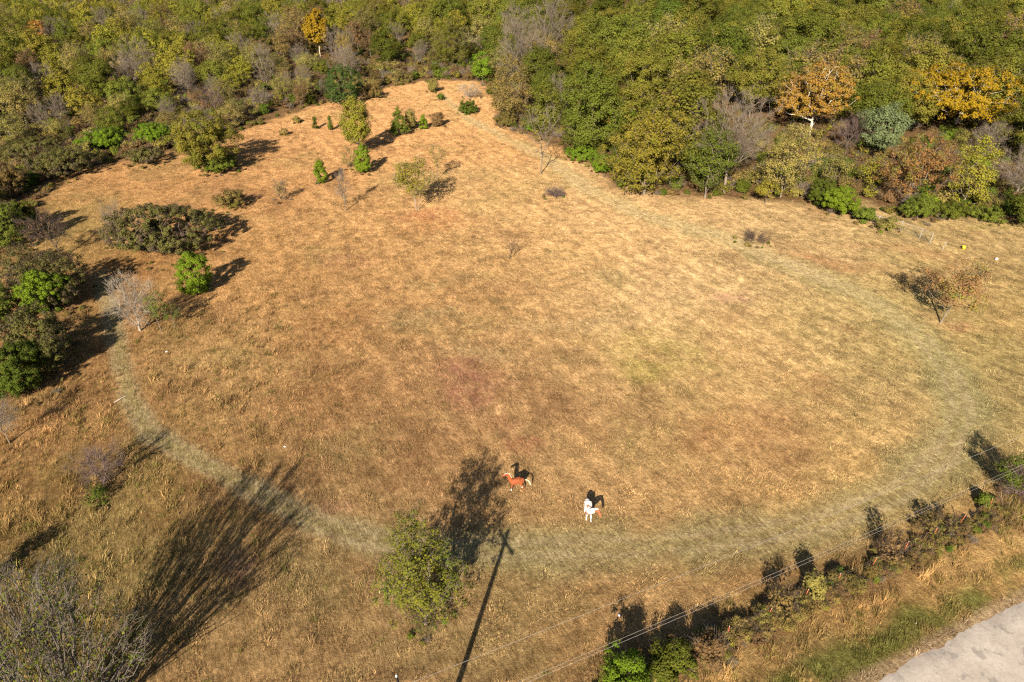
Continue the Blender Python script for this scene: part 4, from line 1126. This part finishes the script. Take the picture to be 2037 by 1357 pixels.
# ---------------------------------------------------------------- small things lying in the grass
M_YEL = plain_mat("yellow_plastic", (.75, .48, .02), .4, .06)
M_PINK = plain_mat("pink_plastic", (.78, .50, .46), .5, .1)
M_PAPER = plain_mat("white_paper", (.60, .58, .56), .6, .05)
M_BLUE = plain_mat("blue_print", (.30, .38, .62), .4, .1)
q = gp(1917, 494); z = float(ground_h(*q))
br = bpy.data.objects.new("bucket", None); COL.objects.link(br); br.location = (q[0], q[1], z); set_tags(br, "bright yellow bucket standing in the mown grass at right", "bucket")
v, f = lathe([(.001, .01), (.19, .01), (.24, .50), (.225, .50), (.18, .04), (.001, .04)], 20)
link("body", build_mesh("body", [(v, f, 0)], [M_YEL], None, True), br)
v, f = lathe([(.243, .44), (.262, .45), (.262, .505), (.243, .51)], 20); link("rim", build_mesh("rim", [(v, f, 0)], [M_YEL], None, True), br)
an = np.linspace(0, math.pi, 13); hp = np.stack([.25 * np.cos(an), .12 * np.sin(an) + .02, .47 - .20 * np.sin(an)], 1) + [0, .10, 0]
v, f = tubes(hp[:-1], hp[1:], np.full(12, .006), np.full(12, .006), 5); link("handle", build_mesh("handle", [(v, f, 0)], [M_WIRE]), br)

def crumple(name, label, cat, px, py, sx, sy, sz, mats, seed):
    r_ = np.random.default_rng(seed)
    b = bmesh.new(); bmesh.ops.create_icosphere(b, subdivisions=3, radius=1)
    k1 = r_.normal(size=(7, 3)); k2 = r_.random(7) * 6
    for vtx in b.verts:
        c_ = np.array(vtx.co)
        dsp = 1 + .22 * sum(abs(math.sin(2.2 * float(c_ @ k1[i]) + k2[i])) - .6 for i in range(7)) / 2
        vtx.co = (c_[0] * dsp * sx, c_[1] * dsp * sy, max(c_[2] * dsp * sz, -.25 * sz) + .25 * sz)
    for fc in b.faces:
        fc.material_index = 0 if len(mats) < 2 or (fc.calc_center_median().x + .5 * fc.calc_center_median().z) < sx * .25 else 1
    m_ = bpy.data.meshes.new(name); b.to_mesh(m_); b.free()
    for mm in mats: m_.materials.append(mm)
    q = gp(px, py)
    o = link(name, m_, None, (q[0], q[1], float(ground_h(*q)) + .02)); o.rotation_euler = (0, 0, r_.random() * 6)
    set_tags(o, label, cat)
crumple("plastic_bag", "crumpled pinkish white bag in brown weeds at far right", "litter", 1983, 514, .30, .22, .24, [M_PINK, M_PAPER], 1)
crumple("paper_scrap", "small white scrap of litter in the left rough grass below the saplings", "litter", 332, 702, .13, .08, .08, [M_PAPER], 2)
crumple("paper_scrap", "small white scrap of litter in the grass left of the field centre", "litter", 567, 891, .10, .08, .07, [M_PAPER], 3)
crumple("crushed_can", "bluish white crushed can lying in the grass near the power lines", "litter", 1232, 1224, .10, .07, .06, [M_PAPER, M_BLUE], 4)
crumple("paper_scrap", "pale scrap of litter on the green roadside verge", "litter", 1822, 1240, .06, .05, .03, [M_PAPER], 6)
q = gp(240, 797); r0 = np.array([0, 0, .05])
v, f = tubes([r0 + [-.35, -.5, 0], r0 + [0, 0, .04]], [r0 + [0, 0, .04], r0 + [.30, .55, .02]], [.05, .045], [.045, .03], 6)
set_tags(link("fallen_branch", build_mesh("fallen_branch", [(v, f, 0)], [M_WHITE_BARK]), None, (q[0], q[1], float(ground_h(*q)))), "short pale fallen stick lying in the grass below the left thicket", "branch")

# ---------------------------------------------------------------- horses
M_CHEST = plain_mat("chestnut_coat", (.22, .050, .010), .8, .22, 5)
M_COAT_W = plain_mat("white_coat", (.62, .58, .53), .85, .08, 5)
M_FLAX = plain_mat("flaxen_hair", (.62, .50, .34), .5, .15, 15)
M_HOOF = plain_mat("hoof", (.10, .08, .06), .5, .1)
M_PATCH = plain_mat("brown_patch_coat", (.25, .080, .032), .8, .15, 3)
M_EYE = plain_mat("eye", (.012, .010, .009), .1, .02)

def skin_mesh(nodes, edges, levels=2, root=0):
    me = bpy.data.meshes.new("tmp"); me.from_pydata([n_[0] for n_ in nodes], edges, [])
    o = bpy.data.objects.new("tmp", me); COL.objects.link(o)
    md = o.modifiers.new("skin", 'SKIN'); md.use_smooth_shade = True
    for i, n_ in enumerate(nodes):
        r_ = n_[1]; o.data.skin_vertices[0].data[i].radius = r_ if isinstance(r_, tuple) else (r_, r_)
    o.data.skin_vertices[0].data[root].use_root = True
    sb = o.modifiers.new("sub", 'SUBSURF'); sb.levels = levels; sb.render_levels = levels
    dg = bpy.context.evaluated_depsgraph_get(); dg.update()
    out = bpy.data.meshes.new_from_object(o.evaluated_get(dg))
    bpy.data.objects.remove(o); bpy.data.meshes.remove(me)
    return out

def horse(name, label, px, py, heading, s, neck_yaw, neck_pitch, paint, step):
    """faces local +x; neck_pitch raises or lowers head and neck"""
    cy, sy = math.cos(neck_yaw), math.sin(neck_yaw)
    def nk(d, h):                       # point on the neck line, d ahead of the shoulder, h above
        a = neck_pitch
        dx, dz = d * math.cos(a) - h * math.sin(a), d * math.sin(a) + h * math.cos(a)
        return (.56 + dx * cy, dx * sy, 1.27 + dz)
    N = [((-.05, 0, 1.12), .31), ((-.42, 0, 1.17), .30), ((-.66, 0, 1.17), .25), ((-.80, 0, 1.12), .15),
         ((.30, 0, 1.13), .30), ((.50, 0, 1.18), .25), (nk(.16, .18), (.17, .24)), (nk(.34, .42), (.14, .20)), (nk(.46, .62), (.12, .155)),
         (nk(.60, .62), (.125, .15)), (nk(.78, .44), (.10, .12)), (nk(.93, .26), (.08, .09)), (nk(.98, .20), (.07, .075))]
    E = [(0, 1), (1, 2), (2, 3), (0, 4), (4, 5), (5, 6), (6, 7), (7, 8), (8, 9), (9, 10), (10, 11), (11, 12)]
    def leg(root, pts):
        p = root
        for c_, r_ in pts:
            N.append((c_, r_)); E.append((p, len(N) - 1)); p = len(N) - 1
    for sg in (1, -1):
        d0 = step * sg
        leg(4, [((.40, .17 * sg, .86), .125), ((.43 + d0 * .4, .17 * sg, .50), .062), ((.42 + d0 * .8, .17 * sg, .30), .042), ((.42 + d0, .17 * sg, .13), .045), ((.47 + d0, .17 * sg, .02), .062)])
        d1 = -step * sg * .8
        leg(1, [((-.46, .18 * sg, .88), .17), ((-.50 + d1 * .3, .18 * sg, .70), .105), ((-.70 + d1 * .6, .17 * sg, .50), .062), ((-.67 + d1 * .9, .17 * sg, .28), .043), ((-.66 + d1, .17 * sg, .13), .046), ((-.60 + d1, .17 * sg, .02), .062)])
    me = skin_mesh(N, E)
    if paint: me.materials.append(M_COAT_W); me.materials.append(M_PATCH)
    else: me.materials.append(M_CHEST); me.materials.append(M_COAT_W)
    me.materials.append(M_HOOF)
    hd = np.array(nk(.76, .50)); mz = np.array(nk(1.05, .24))
    for p in me.polygons:
        c_ = np.array(p.center); m = 0
        if c_[2] < .055: m = 2
        elif paint:
            if np.linalg.norm(c_ - hd) < .40 or ((c_[0] - .48) / .16) ** 2 + ((c_[2] - .98) / .18) ** 2 < 1 and c_[2] < 1.2: m = 1
            for (ax_, ay_, az_, r1, r2) in ((-.42, .27, 1.12, .30, .24), (-.30, -.28, 1.18, .24, .18), (.16, -.08, 1.42, .10, .12)):
                if ((c_[0] - ax_) / r1) ** 2 + ((c_[1] - ay_) / .20) ** 2 + ((c_[2] - az_) / r2) ** 2 < 1: m = 1
            if np.linalg.norm(c_ - mz) < .07: m = 0
        else:
            if c_[2] < .30 and (c_[0] > 0 or c_[1] < 0): m = 1
            if np.linalg.norm((c_ - hd)[1]) < .04 and c_[2] > hd[2] + .03 and np.linalg.norm(c_ - hd) < .25: m = 1
        p.material_index = m
    q = gp(px, py)
    root = bpy.data.objects.new(name, None); COL.objects.link(root)
    root.location = (q[0], q[1], float(ground_h(*q)) + .01); root.rotation_euler = (0, 0, heading); root.scale = (s, s, s)
    set_tags(root, label, "horse")
    link("body", me, root)
    side = np.array([-sy, cy, 0])
    for sg in (1, -1):                  # ears, eyes
        b0 = np.array(nk(.56, .70)) + side * .06 * sg
        e_ = np.array(nk(.60, .90)) + side * .085 * sg
        v, f = tubes([b0], [e_], [.045], [.006], 7); link("ear", build_mesh("ear", [(v, f, 0)], [M_PATCH if paint else M_CHEST], None, True), root)
        b = bmesh.new(); bmesh.ops.create_icosphere(b, subdivisions=2, radius=.026); m_ = bpy.data.meshes.new("eye"); b.to_mesh(m_); b.free(); m_.materials.append(M_EYE)
        link("eye", m_, root, tuple(np.array(nk(.70, .60)) + side * .105 * sg))
    hair = M_COAT_W if paint else M_FLAX
    mn = skin_mesh([(nk(.64, .74), .035), (nk(.50, .78), (.06, .05)), (nk(.30, .62), (.075, .05)), (nk(.10, .40), (.075, .05)), (nk(-.06, .22), (.04, .03))], [(0, 1), (1, 2), (2, 3), (3, 4)])
    mn.materials.append(hair); link("mane", mn, root)
    tx = -.05 if paint else -.26
    tn = skin_mesh([((-.86, 0, 1.22), .045), ((-.98 + tx * .4, .0, 1.16), .055), ((-1.04 + tx, .0, .92), .075), ((-1.02 + tx * 1.3, 0, .62), .07), ((-1.02 + tx * 1.7, 0, .40), .025)], [(0, 1), (1, 2), (2, 3), (3, 4)])
    tn.materials.append(hair); link("tail", tn, root)
    return root
horse("horse", "chestnut horse with pale mane and tail standing side on, head raised", 1027, 974, math.pi + .08, .88, -.05, .38, False, .06)
horse("horse", "white and brown paint horse facing the road with its brown head turned aside", 1169, 1030, -math.pi / 2 + .05, 1.0, .95, -.25, True, .10)
